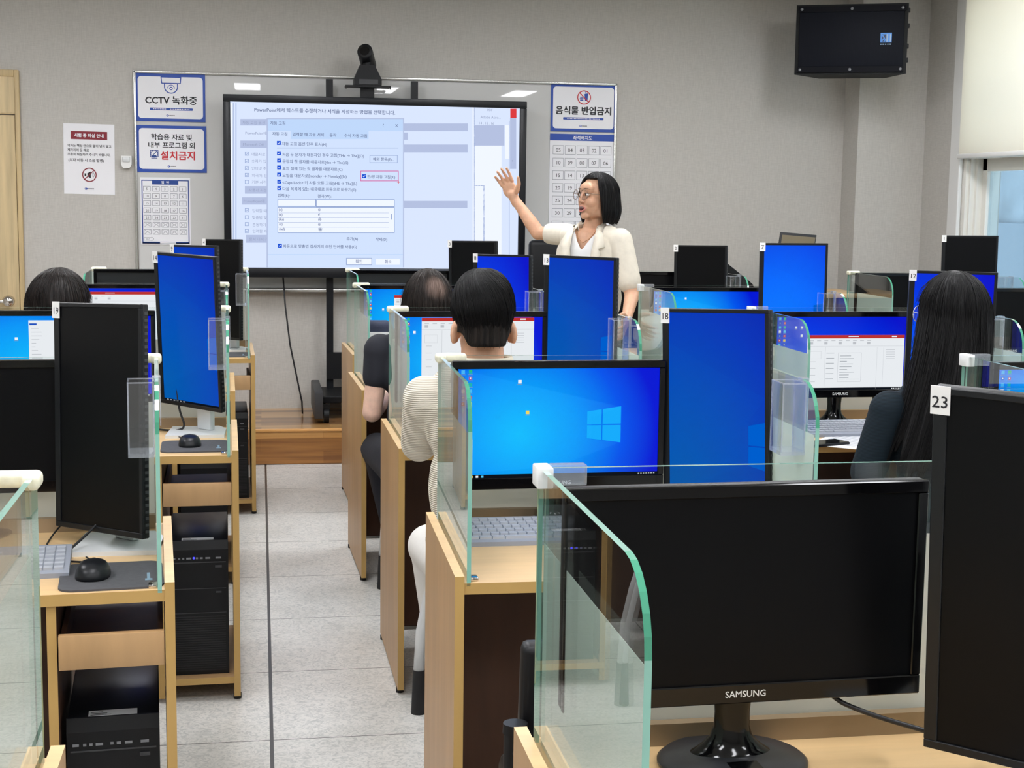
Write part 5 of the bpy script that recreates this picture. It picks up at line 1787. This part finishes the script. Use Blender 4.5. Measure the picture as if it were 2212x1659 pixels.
# ------------------------------------------------------------------ people
def tfm(T, prims, s=1.0):
    """move masses into another frame"""
    out = []
    for p in prims:
        if p[0] == 'e':
            rot = T.to_3x3() @ (Euler(p[3]).to_matrix() if len(p) > 3 else Matrix.Identity(3))
            out.append(('e', T @ (Vector(p[1]) * s), tuple(r * s for r in p[2]), rot.to_euler()))
        else:
            out.append(('c', T @ (Vector(p[1]) * s), p[2] * s, T @ (Vector(p[3]) * s), p[4] * s))
    return out

HEAD = [('e', (0, 0.014, 0.032), (0.073, 0.092, 0.086)), ('e', (0, -0.022, -0.035), (0.060, 0.060, 0.072)), ('e', (0, -0.060, -0.092), (0.026, 0.022, 0.020)),
        ('e', (0.033, -0.052, -0.026), (0.026, 0.027, 0.030)), ('e', (-0.033, -0.052, -0.026), (0.026, 0.027, 0.030)), ('e', (0, -0.062, 0.040), (0.052, 0.024, 0.036)),
        ('c', (0, -0.083, 0.018), 0.0065, (0, -0.100, -0.021), 0.0088), ('e', (0.0095, -0.091, -0.026), (0.0068, 0.009, 0.0065)), ('e', (-0.0095, -0.091, -0.026), (0.0068, 0.009, 0.0065)),
        ('e', (0, -0.072, -0.056), (0.028, 0.016, 0.020)), ('e', (0, -0.010, -0.075), (0.052, 0.055, 0.028)),
        ('e', (0.040, 0.0, -0.062), (0.020, 0.035, 0.034)), ('e', (-0.040, 0.0, -0.062), (0.020, 0.035, 0.034))]
def ears(sz=1.0):
    r = []
    for s in (-1, 1):
        r += [('e', (s * 0.080, 0.014, -0.006), (0.009 * sz, 0.018 * sz, 0.031 * sz), (0.25, 0, s * -0.5)), ('e', (s * 0.076, 0.004, -0.022), (0.010, 0.012, 0.016))]
    return r

def hand(s=1, curl=0.25, spread=1.0):
    """fingers along +Z, palm toward -Y, thumb on the side s"""
    h = [('e', (0, 0, 0.045), (0.040, 0.014, 0.048)), ('c', (0, 0, -0.03), 0.024, (0, 0, 0.02), 0.026)]
    for k, (x, L, fan) in enumerate(((0.030, 0.070, 0.16), (0.010, 0.080, 0.05), (-0.011, 0.075, -0.06), (-0.031, 0.058, -0.18))):
        x, fan = x * s, fan * s * spread
        a = Vector((x, 0, 0.080))
        d1 = Vector((math.sin(fan), -math.sin(curl * 0.6), math.cos(fan))).normalized()
        d2 = Vector((math.sin(fan) * 0.9, -math.sin(curl * 1.6), math.cos(curl * 1.2))).normalized()
        m_ = a + d1 * L * 0.55
        h += [('c', a, 0.0088, m_, 0.0080), ('c', m_, 0.0080, m_ + d2 * L * 0.48, 0.0066)]
    a = Vector((s * 0.030, -0.006, 0.022)); m_ = a + Vector((s * 0.032, -0.012, 0.028)); e = m_ + Vector((s * 0.014, -0.010, 0.030))
    h += [('c', a, 0.014, m_, 0.0105), ('c', m_, 0.0105, e, 0.0080)]
    return h

def aim(p, d, up):
    """frame at p with +Z along d and -Y near up"""
    z = Vector(d).normalized()
    y = -(Vector(up) - z * z.dot(Vector(up))).normalized()
    x = y.cross(z)
    return Matrix.Translation(p) @ Matrix((x, y, z)).transposed().to_4x4()

def hair(name, parent, mat, C, yaw, top, rx, ryf, ryb, zend, Hs=0.105, flare=0.0, curl=0.0, disp=None, ncol=72, nrow=22, nstr=160, sr=0.0011, jit=0.004, seed=1, thick=0.008, pw=0.5, swirl=0.0, lift=1.006):
    """head of hair: a shell of locks falling from the crown, with strands over it. phi = 0 at the back of the head"""
    rnd = random.Random(seed)
    Rz = Matrix.Translation(C) @ Matrix.Rotation(yaw, 4, 'Z')
    def pt(phi, s, k=1.0):
        D = top - zend(phi)
        d = D * s ** 1.7
        r = max(0.0, 1 - (max(0.0, 1 - d / Hs)) ** 2) ** pw
        if d > Hs:
            r = 1 + flare * (d - Hs) / max(1e-3, D - Hs)
            r -= curl * max(0.0, (s - 0.80) / 0.20) ** 2
        f = phi + swirl * (1 - s) ** 2
        cx = rx * r * k * math.sin(f)
        cy = (ryb if math.cos(f) > 0 else ryf) * r * k * math.cos(f)
        v = Vector((cx, cy, top - d))
        if disp:
            v += disp(phi, s, d)
        return Rz @ v
    b = MB()
    pts = [pt(0, 0.0)]
    for j in range(1, nrow + 1):
        for i in range(ncol):
            phi = -PI + 2 * PI * i / ncol
            wob = 1 + 0.008 * math.sin(phi * 17 + j * 0.3) + 0.006 * math.sin(phi * 41 + 1.7)
            pts.append(pt(phi, j / nrow, wob))
    polys = [(0, 1 + (i + 1) % ncol, 1 + i) for i in range(ncol)]
    for j in range(nrow - 1):
        a = 1 + j * ncol
        polys += [(a + i, a + (i + 1) % ncol, a + ncol + (i + 1) % ncol, a + ncol + i) for i in range(ncol)]
    b.faces(pts, polys)
    bmesh.ops.recalc_face_normals(b.bm, faces=b.bm.faces)
    bmesh.ops.solidify(b.bm, geom=list(b.bm.faces), thickness=thick) if thick else None
    for q in range(nstr):
        phi = rnd.uniform(-PI, PI)
        s0 = rnd.uniform(0.02, 0.5)
        s1 = min(1.0, s0 + rnd.uniform(0.4, 0.9)) if rnd.random() < 0.5 else 1.0 + rnd.uniform(-0.02, 0.02)
        w0, w1 = rnd.uniform(-0.05, 0.05), rnd.uniform(-0.09, 0.09)
        off = lift + rnd.uniform(0, 0.02)
        line = []
        dv = Vector((rnd.uniform(-1, 1), rnd.uniform(-1, 1), 0)) * jit * 2
        ph, fq = rnd.uniform(0, 6), rnd.uniform(3, 6)
        n = 14
        for i in range(n + 1):
            u = i / n
            s = s0 + (s1 - s0) * u
            p = pt(phi + w0 + (w1 - w0) * u, max(s, 0.01), off)
            line.append(p + dv * u * u + dv.yxz * (0.35 * u * math.sin(ph + fq * u)))
        b.tube(line, sr, 4, taper=lambda u: 0.35 + 0.65 * math.sin(PI * min(1, 0.15 + u * 0.8)))
    return b.build(name, mat, parent, True)

def smooth_step(a, c, x):
    u = min(1, max(0, (x - a) / (c - a)))
    return u * u * (3 - 2 * u)

def hairline(back, side, front, a1=70, a2=118, a3=138):
    """length of the hair by direction: back, over the ears, front hairline"""
    def f(phi):
        a = abs(math.degrees(phi))
        z = back + (side - back) * smooth_step(a1 - 25, a1, a)
        return z + (front - z) * smooth_step(a2, a3, a)
    return f

def glasses(parent, T, mat, s=1.0):
    b = MB(); b.M = T
    for sx in (-1, 1):
        n = 22
        loop = [(sx * 0.032 + 0.026 * math.cos(2 * PI * i / n), -0.101 + 0.010 * (abs(sx * 0.032 + 0.026 * math.cos(2 * PI * i / n)) / 0.058) ** 2, 0.008 + 0.023 * math.sin(2 * PI * i / n)) for i in range(n + 1)]
        b.tube([Vector(p) * s for p in loop], 0.0014, 6)
        b.tube([Vector(p) * s for p in ((sx * 0.058, -0.091, 0.014), (sx * 0.074, -0.05, 0.014), (sx * 0.080, 0.01, 0.010), (sx * 0.079, 0.03, -0.008))], 0.0013, 6)
    b.tube([Vector(p) * s for p in ((-0.007, -0.1015, 0.012), (0, -0.104, 0.015), (0.007, -0.1015, 0.012))], 0.0014, 6)
    g = b.build('glasses', mat, parent, True)
    b = MB(); b.M = T
    for sx in (-1, 1):
        n = 20
        b.quad([Vector((sx * 0.032 + 0.025 * math.cos(2 * PI * i / n), -0.1005 + 0.010 * (abs(sx * 0.032 + 0.025 * math.cos(2 * PI * i / n)) / 0.058) ** 2, 0.008 + 0.022 * math.sin(2 * PI * i / n))) * s for i in range(n)])
    b.build('lens', M['acr2'], g)
    return g
M['acr2'] = glassmat('spectacle_lens', (0.97, 0.98, 1.0), ior=1.4)

# --- man in the ribbed knit, seated at the desk right of the aisle
def seated(name, label, x, y, turn, lean=0.07, shz=0.985, shw=0.165, headz=1.16, heady=0.075, headturn=180, hs=1.0, bulk=1.0, top='rib', legs='trous', skin='skin', lsleeve=1.0,
           elbow=((-0.225, 0.12, 0.77), (0.225, 0.12, 0.77)), wrist=((-0.12, 0.36, 0.785), (0.12, 0.36, 0.785)), headx=0.0, rib_cut=None, knees=None, neck=0.05, earsz=1.0, hipw=1.0, thr=0.092):
    t = thing(name, label, 'person', (x, y, 0), R(turn), None)
    Hd = Matrix.Translation((headx, heady, headz)) @ Matrix.Rotation(R(headturn), 4, 'Z')
    body = tfm(Hd, HEAD + ears(earsz), hs)
    body += [('c', (headx * 0.6, heady - 0.025, headz - 0.14), neck + 0.004, (headx, heady - 0.008, headz - 0.045), neck), ('e', (0, lean * 0.6, shz - 0.12), (shw * 0.85, 0.075, 0.15)), ('e', (0, 0.01, 0.66), (0.12, 0.085, 0.18))]
    for i, s in enumerate((-1, 1)):
        sh = Vector((s * shw, lean, shz - 0.03)); el = Vector(elbow[i]); wr = Vector(wrist[i])
        body += [('c', sh, 0.042 * bulk, el, 0.036 * bulk), ('c', el, 0.037 * bulk, wr, 0.025)]
        body += tfm(aim(wr, (wr - el) + Vector((0, 0, -0.05)), (0, 0, -1)), hand(-s, 0.35, 0.6), 1.0)
    organic('body', body, 0.0055, M[skin], t, 5)
    sh_ = [('e', (0, lean * 0.9, shz - 0.10), (shw * 1.02 * bulk, 0.105 * bulk, 0.16)), ('e', (0, 0.03, 0.72), (0.155 * bulk, 0.115 * bulk, 0.20)), ('e', (0, 0.0, 0.58), (0.165 * bulk, 0.125 * bulk, 0.11)),
           ('c', (-shw * 0.55, lean, shz + 0.005), 0.052, (shw * 0.55, lean, shz + 0.005), 0.052), ('e', (headx * 0.4, lean - 0.01, shz + 0.035), (0.085, 0.065, 0.045))]
    for i, s in enumerate((-1, 1)):
        sh = Vector((s * shw, lean, shz - 0.035)); el = Vector(elbow[i]); wr = Vector(wrist[i])
        en = sh + (el - sh) * min(1.0, lsleeve)
        sh_ += [('e', sh, (0.062 * bulk, 0.062 * bulk, 0.066 * bulk)), ('c', sh, 0.060 * bulk, en, 0.053 * bulk)]
        if lsleeve > 1.0:
            sh_ += [('c', el, 0.053 * bulk, el + (wr - el) * (lsleeve - 1), 0.040)]
    Hn = Vector((headx, heady, headz))
    organic('shirt', sh_, 0.0065, M[top], t, 6)
    kn = knees or ((-0.16, 0.40, 0.53), (0.16, 0.40, 0.53))
    tr = [('e', (0, -0.02, 0.53), (0.185 * bulk * hipw, 0.15, 0.105))]
    for i, s in enumerate((-1, 1)):
        k = Vector(kn[i]); an = Vector((s * 0.075, 0.30, 0.10))
        tr += [('c', (s * 0.095 * hipw, 0.0, 0.515), thr, k, 0.066), ('c', k, 0.058, an, 0.042)]
        b = MB(); b.M = aim(an + Vector((0, 0.03, -0.035)), (0, 1, -0.08), (0, 0, -1))
        b.box(-0.042, 0.042, -0.025, 0.06, -0.09, 0.17, 0.02, 3)
        b.build('shoe', M['blk'], t, True, 60)
    organic('trousers', tr, 0.008, M[legs], t, 5)
    return t, Hd

t, Hd = seated('person', 'man with short black hair in a ribbed beige knit, seen from behind', 0.605, 3.93, 0, shz=0.995, shw=0.160, headz=1.152, heady=0.07, bulk=1.0, lsleeve=1.5,
               elbow=((-0.162, 0.19, 0.815), (0.19, 0.17, 0.80)), wrist=((-0.085, 0.40, 0.79), (0.10, 0.40, 0.79)), neck=0.057, knees=((-0.118, 0.30, 0.49), (0.16, 0.40, 0.50)), earsz=1.15, hipw=0.90, thr=0.083)
Ch = (0.0, 0.07, 1.152)
hair('fade', t, M['fade'], Ch, PI, 0.12, 0.0765, 0.090, 0.1105, hairline(-0.038, -0.004, 0.07, 62), thick=0.004, nstr=160, sr=0.0006, jit=0.001, ncol=60, Hs=0.11, lift=1.0)
hair('hair', t, M['hair'], Ch, PI, 0.170, 0.0875, 0.100, 0.119, hairline(-0.020, 0.006, 0.065, 66), Hs=0.112, flare=-0.17, thick=0.006, nstr=620, sr=0.0008, jit=0.0015, seed=3, pw=0.40, swirl=1.1, lift=1.0)
b = MB()
for k in range(18):
    a = PI * 1.18 * (k / 17 - 0.5)
    pass
n = 26
pts = []
for i in range(n + 1):
    a = R(-150 + 300 * i / n)
    x_, y_ = 0.078 * math.sin(a), 0.045 - 0.070 * math.cos(a)
    pts += [(x_ * 1.22, y_ - 0.012, 1.012), (x_ * 1.0, y_, 1.078), (x_ * 0.93, y_ + 0.004, 1.070)]
b.faces(pts, [(3 * i + j, 3 * i + j + 1, 3 * i + j + 4, 3 * i + j + 3) for i in range(n) for j in range(2)])
o = b.build('collar', M['collar'], t, True)
md = o.modifiers.new('thick', 'SOLIDIFY'); md.thickness = 0.004

# --- balding man in the black tee
t, Hd = seated('person', 'balding dark-haired man in a black tee, his bare elbow out in the aisle', 0.607, 5.30, 0, shz=0.985, shw=0.175, headz=1.088, heady=0.06, bulk=1.0, top='tee', legs='tee', skin='skinp', lsleeve=0.42, hipw=0.86,
               elbow=((-0.205, 0.06, 0.725), (0.21, 0.12, 0.745)), wrist=((-0.09, 0.36, 0.79), (0.10, 0.36, 0.79)))
hair('hair', t, hairmat('hair_thinning', (20, 16, 14), (52, 44, 40), 0.5, ((0.024, -0.045, 1.198), 0.062, (132, 110, 100))), (0.0, 0.06, 1.088), PI, 0.168, 0.094, 0.105, 0.116, hairline(-0.085, -0.02, 0.06, 70), Hs=0.13, thick=0.008, nstr=380, sr=0.0008, jit=0.006, seed=5, pw=0.5, lift=0.995)

# --- dark-haired woman on the left
t, Hd = seated('person', 'woman with a dark bob and glasses, only her head showing at the left', -0.70, 5.33, 0, shz=0.93, shw=0.15, headz=1.085, heady=0.06, headturn=140, bulk=0.9, top='tee', legs='tee', skin='skinp', lsleeve=0.7)
hair('hair', t, M['hairb'], (0.0, 0.06, 1.085), R(140), 0.166, 0.108, 0.098, 0.122, hairline(-0.14, -0.14, 0.05, 90, 112, 130), Hs=0.135, flare=0.02, curl=0.12, thick=0.01, nstr=420, sr=0.0009, jit=0.006, seed=8, pw=0.5)
glasses(t, Hd, P('clear_frame', (196, 206, 224), 0.2), 1.12)

# --- long-haired woman on the right
t, Hd = seated('person', 'woman with long straight black hair in a dark teal striped tee', 2.015, 4.00, 4, shz=0.935, shw=0.175, headz=1.175, heady=0.06, headturn=189, headx=0.012, bulk=1.0, top='teal', legs='tee', skin='skinp', lsleeve=0.90,
               elbow=((-0.238, 0.08, 0.70), (0.25, 0.08, 0.70)), wrist=((-0.09, 0.27, 0.635), (0.09, 0.27, 0.635)))
def fall(phi, s, d):
    u = max(0.0, d - 0.13) / 0.45
    a = math.sin(phi - R(28))           # +1 = toward the right shoulder side as seen from behind
    lf = smooth_step(-0.9, 0.9, a)
    return Matrix.Rotation(-R(189), 3, 'Z') @ Vector((-0.070 * u ** 1.2 - 0.055 * u * lf, -0.045 * u - 0.02 * math.sin(PI * min(1, u)), 0))
def longline(phi):
    a = math.degrees(phi)
    z = -0.40 + 0.05 * math.sin(phi * 5) + 0.03 * math.sin(phi * 23)
    return z + (0.05 - z) * smooth_step(108, 132, abs(a))
hair('hair', t, M['hair'], (0.012, 0.06, 1.175), R(189), 0.145, 0.095, 0.094, 0.122, longline, Hs=0.125, flare=0.02, disp=fall, ncol=96, nrow=34, nstr=1000, sr=0.0009, jit=0.006, seed=11, pw=0.47, thick=0.008)
glasses(t, Hd, P('pale_frame', (206, 208, 220), 0.25), 1.12)

# --- the instructor, standing between the rows with an arm raised to the display
IX, IY = 1.545, 6.75
t = thing('person', 'instructor with a black bob in a cream jacket, arm raised toward the display', 'person', (IX, IY, 0))
rel = lambda x, y, z: Vector((x - IX, y - IY, z))
TH = R(-37)
Tt = Matrix.Translation((-0.02, 0.0, 0)) @ Matrix.Rotation(TH, 4, 'Z')
Hd = Matrix.Translation(rel(1.546, 6.735, 1.522)) @ Matrix.Rotation(R(-66), 4, 'Z') @ Matrix.Rotation(R(-4), 4, 'X')
HS = 0.93
shR, elR, wrR = rel(1.437, 6.86, 1.348), rel(1.315, 6.95, 1.352), rel(1.208, 7.03, 1.518)
shL, elL, wrL = rel(1.645, 6.655, 1.325), rel(1.690, 6.58, 1.08), rel(1.62, 6.40, 0.98)
hd = (wrR - elR).normalized() * 0.6 + Vector((-0.25, 0.0, 0.75))
body = tfm(Hd, HEAD + ears(0.9), HS)
body += [('c', rel(1.535, 6.765, 1.36), 0.046, rel(1.548, 6.75, 1.455), 0.040)]
body += tfm(Tt, [('e', (0, 0, 1.24), (0.135, 0.075, 0.15)), ('c', (-0.09, 0.0, 1.345), 0.036, (0.09, 0.0, 1.345), 0.036), ('e', (0, 0, 1.05), (0.12, 0.08, 0.16)), ('e', (0, 0, 0.90), (0.145, 0.095, 0.13))])
body += [('c', shR, 0.040, elR, 0.032), ('c', elR, 0.034, elR + (wrR - elR) * 0.35, 0.033), ('c', elR + (wrR - elR) * 0.3, 0.033, wrR, 0.0205)]
body += [('c', shL, 0.042, elL, 0.035), ('c', elL, 0.035, wrL, 0.022)]
body += tfm(aim(wrR, hd, (-0.55, -0.8, 0.1)), hand(1, 0.30, 0.75), 0.95)
body += tfm(aim(wrL, wrL - elL, (-1, 0, 0)), hand(-1, 0.4, 0.6), 0.92)
organic('body', body, 0.0036, M['skin'], t, 4)
# face
b = MB(); b.M = Hd
for s in (-1, 1):
    b.mi = 0; b.ell((s * 0.0305 * HS, -0.0790 * HS, 0.010 * HS), (0.0135, 0.0085, 0.0068))
    b.mi = 1; b.ell((s * 0.0305 * HS - 0.002, -0.0855 * HS, 0.010 * HS), (0.0062, 0.0035, 0.0062))
    b.mi = 2; b.tube([Vector(p) * HS for p in ((s * 0.015, -0.0855, 0.0155), (s * 0.030, -0.0885, 0.0185), (s * 0.046, -0.0815, 0.0150))], 0.0018, 6)
b.build('eyes', [M['eyew'], M['iris'], M['brow']], t, True)
b = MB(); b.M = Hd
for s in (-1, 1):
    b.tube([Vector(p) * HS for p in ((s * 0.013, -0.0885, 0.0385), (s * 0.024, -0.0890, 0.0405), (s * 0.036, -0.0860, 0.0405), (s * 0.050, -0.0780, 0.0370))], 0.0020, 6, taper=lambda u: 1 - 0.5 * u)
b.build('eyebrows', M['brow'], t, True)
b = MB(); b.M = Hd
b.mi = 1; b.ell((0, -0.084 * HS, -0.060 * HS), (0.0165, 0.0075, 0.0105))
b.mi = 0
b.tube([Vector(p) * HS for p in ((-0.024, -0.078, -0.057), (-0.010, -0.0895, -0.0465), (0, -0.0905, -0.048), (0.010, -0.0895, -0.0465), (0.024, -0.078, -0.057))], 0.0030, 8)
b.tube([Vector(p) * HS for p in ((-0.024, -0.078, -0.058), (-0.012, -0.0875, -0.0715), (0, -0.0895, -0.0740), (0.012, -0.0875, -0.0715), (0.024, -0.078, -0.058))], 0.0036, 8)
b.mi = 2; b.box(-0.012, 0.012, -0.0895 * HS, -0.082 * HS, -0.0525 * HS, -0.047 * HS)
b.build('mouth', [M['lip'], M['mouth'], M['eyew']], t, True)
glasses(t, Hd, P('thin_frame', (120, 98, 80), 0.35, metal=0.3), 0.98)
def bobline(phi):
    a = math.degrees(phi)
    z = -0.118 + 0.004 * math.sin(phi * 9)
    return z + (0.092 - z) * (smooth_step(100, 128, a) if a > 0 else smooth_step(114, 150, -a))
hair('hair', t, M['hair'], tuple(Hd.translation + Vector((0.006, 0.004, 0.0))), R(-70), 0.122, 0.092, 0.083, 0.112, bobline, Hs=0.105, flare=0.13, curl=0.24, ncol=120, nrow=30, nstr=420, sr=0.0006, jit=0.001, seed=21, thick=0.010, pw=0.48, lift=1.0)
# clothes
torso = tfm(Tt, [('e', (0, -0.004, 1.235), (0.150, 0.092, 0.160)), ('c', (-0.085, 0.0, 1.338), 0.046, (0.085, 0.0, 1.338), 0.046), ('e', (0, 0, 1.06), (0.135, 0.092, 0.16)), ('e', (0, 0, 0.90), (0.155, 0.105, 0.13))])
Ti = Tt.inverted()
def vneck(co):
    q = Ti @ co
    if q.z > 1.380:
        return True
    if q.y < 0.02 and q.z > 1.285:
        return abs(q.x + 0.002) < 0.060 * (q.z - 1.285) / 0.09
    return False
organic('shirt', torso, 0.005, M['wshirt'], t, 5, cut=vneck)
jk = tfm(Tt, [('e', (0, -0.004, 1.235), (0.166, 0.106, 0.165)), ('c', (-0.095, 0.0, 1.340), 0.054, (0.095, 0.0, 1.340), 0.054), ('e', (0, 0, 1.06), (0.158, 0.108, 0.17)), ('e', (0, 0, 0.90), (0.168, 0.116, 0.13)), ('e', (0, 0.012, 1.375), (0.070, 0.062, 0.035))])
jk += [('e', shR, (0.052, 0.052, 0.050)), ('c', shR, 0.050, shR + (elR - shR) * 0.55, 0.047), ('e', shL, (0.056, 0.056, 0.058)), ('c', shL, 0.056, shL + (elL - shL) * 0.75, 0.052)]
cutp = shR + (elR - shR) * 0.72
cutn = (elR - shR).normalized()
def opening(co):
    if (co - cutp).dot(cutn) > 0 and (co - cutp).length < 0.12:
        return True
    q = Ti @ co
    if q.y < 0.0:
        if q.z > 1.02 and abs(q.x - 0.01) < 0.012 + 0.062 * smooth_step(1.02, 1.36, q.z):
            return True
    return q.z > 1.385 and q.y < 0.015 and abs(q.x) < 0.075
organic('jacket', jk, 0.005, M['cream'], t, 6, cut=opening, thick=0.004)
b = MB(); b.M = Tt
for s in (-1, 1):                                     # lapels folded back from the opening
    outl = [(s * 0.058, -0.056, 1.385), (s * 0.092, -0.064, 1.360), (s * 0.118, -0.094, 1.300), (s * 0.090, -0.108, 1.290), (s * 0.104, -0.110, 1.268), (s * 0.044, -0.130, 1.130), (s * 0.034, -0.118, 1.120), (s * 0.056, -0.110, 1.27), (s * 0.058, -0.082, 1.335)]
    b.faces(outl, [(0, 1, 8), (1, 2, 3, 8), (3, 7, 8), (3, 4, 7), (4, 5, 6, 7)])
n = 24                                                # collar standing round the neck
pts = []
for i in range(n + 1):
    a = R(-128 + 256 * i / n)
    x_, y_ = math.sin(a), math.cos(a)
    pts += [(x_ * 0.100, y_ * 0.078 - 0.004, 1.352 + 0.012 * y_), (x_ * 0.074, y_ * 0.062, 1.392 + 0.022 * y_), (x_ * 0.062, y_ * 0.052, 1.404 + 0.022 * y_), (x_ * 0.056, y_ * 0.046, 1.372 + 0.02 * y_)]
b.faces(pts, [(4 * i + j, 4 * i + j + 1, 4 * i + j + 5, 4 * i + j + 4) for i in range(n) for j in range(3)])
o = b.build('lapels', M['cream'], t, True)
md = o.modifiers.new('thick', 'SOLIDIFY'); md.thickness = 0.005; md.offset = 0
b = MB(); b.M = Tt
b.tube([(-0.05, -0.035, 1.375), (-0.03, -0.072, 1.335), (0.0, -0.083, 1.315), (0.03, -0.072, 1.335), (0.05, -0.035, 1.375)], 0.0012, 6)
b.build('necklace', P('gold', (190, 140, 90), 0.3, metal=0.8), t, True)
tr = tfm(Tt, [('e', (0, 0, 0.88), (0.160, 0.110, 0.12)), ('c', (-0.085, 0, 0.84), 0.085, (-0.09, 0, 0.45), 0.058), ('c', (-0.09, 0, 0.45), 0.056, (-0.09, 0.02, 0.07), 0.046), ('c', (0.085, 0, 0.84), 0.085, (0.09, 0, 0.45), 0.058), ('c', (0.09, 0, 0.45), 0.056, (0.09, 0.02, 0.07), 0.046)])
organic('trousers', tr, 0.009, M['tee'], t, 4)
for s in (-1, 1):
    b = MB(); b.M = Tt; b.box(s * 0.09 - 0.04, s * 0.09 + 0.04, -0.15, 0.07, 0.0, 0.07, 0.02, 3)
    b.build('shoe', M['blk'], t, True, 60)
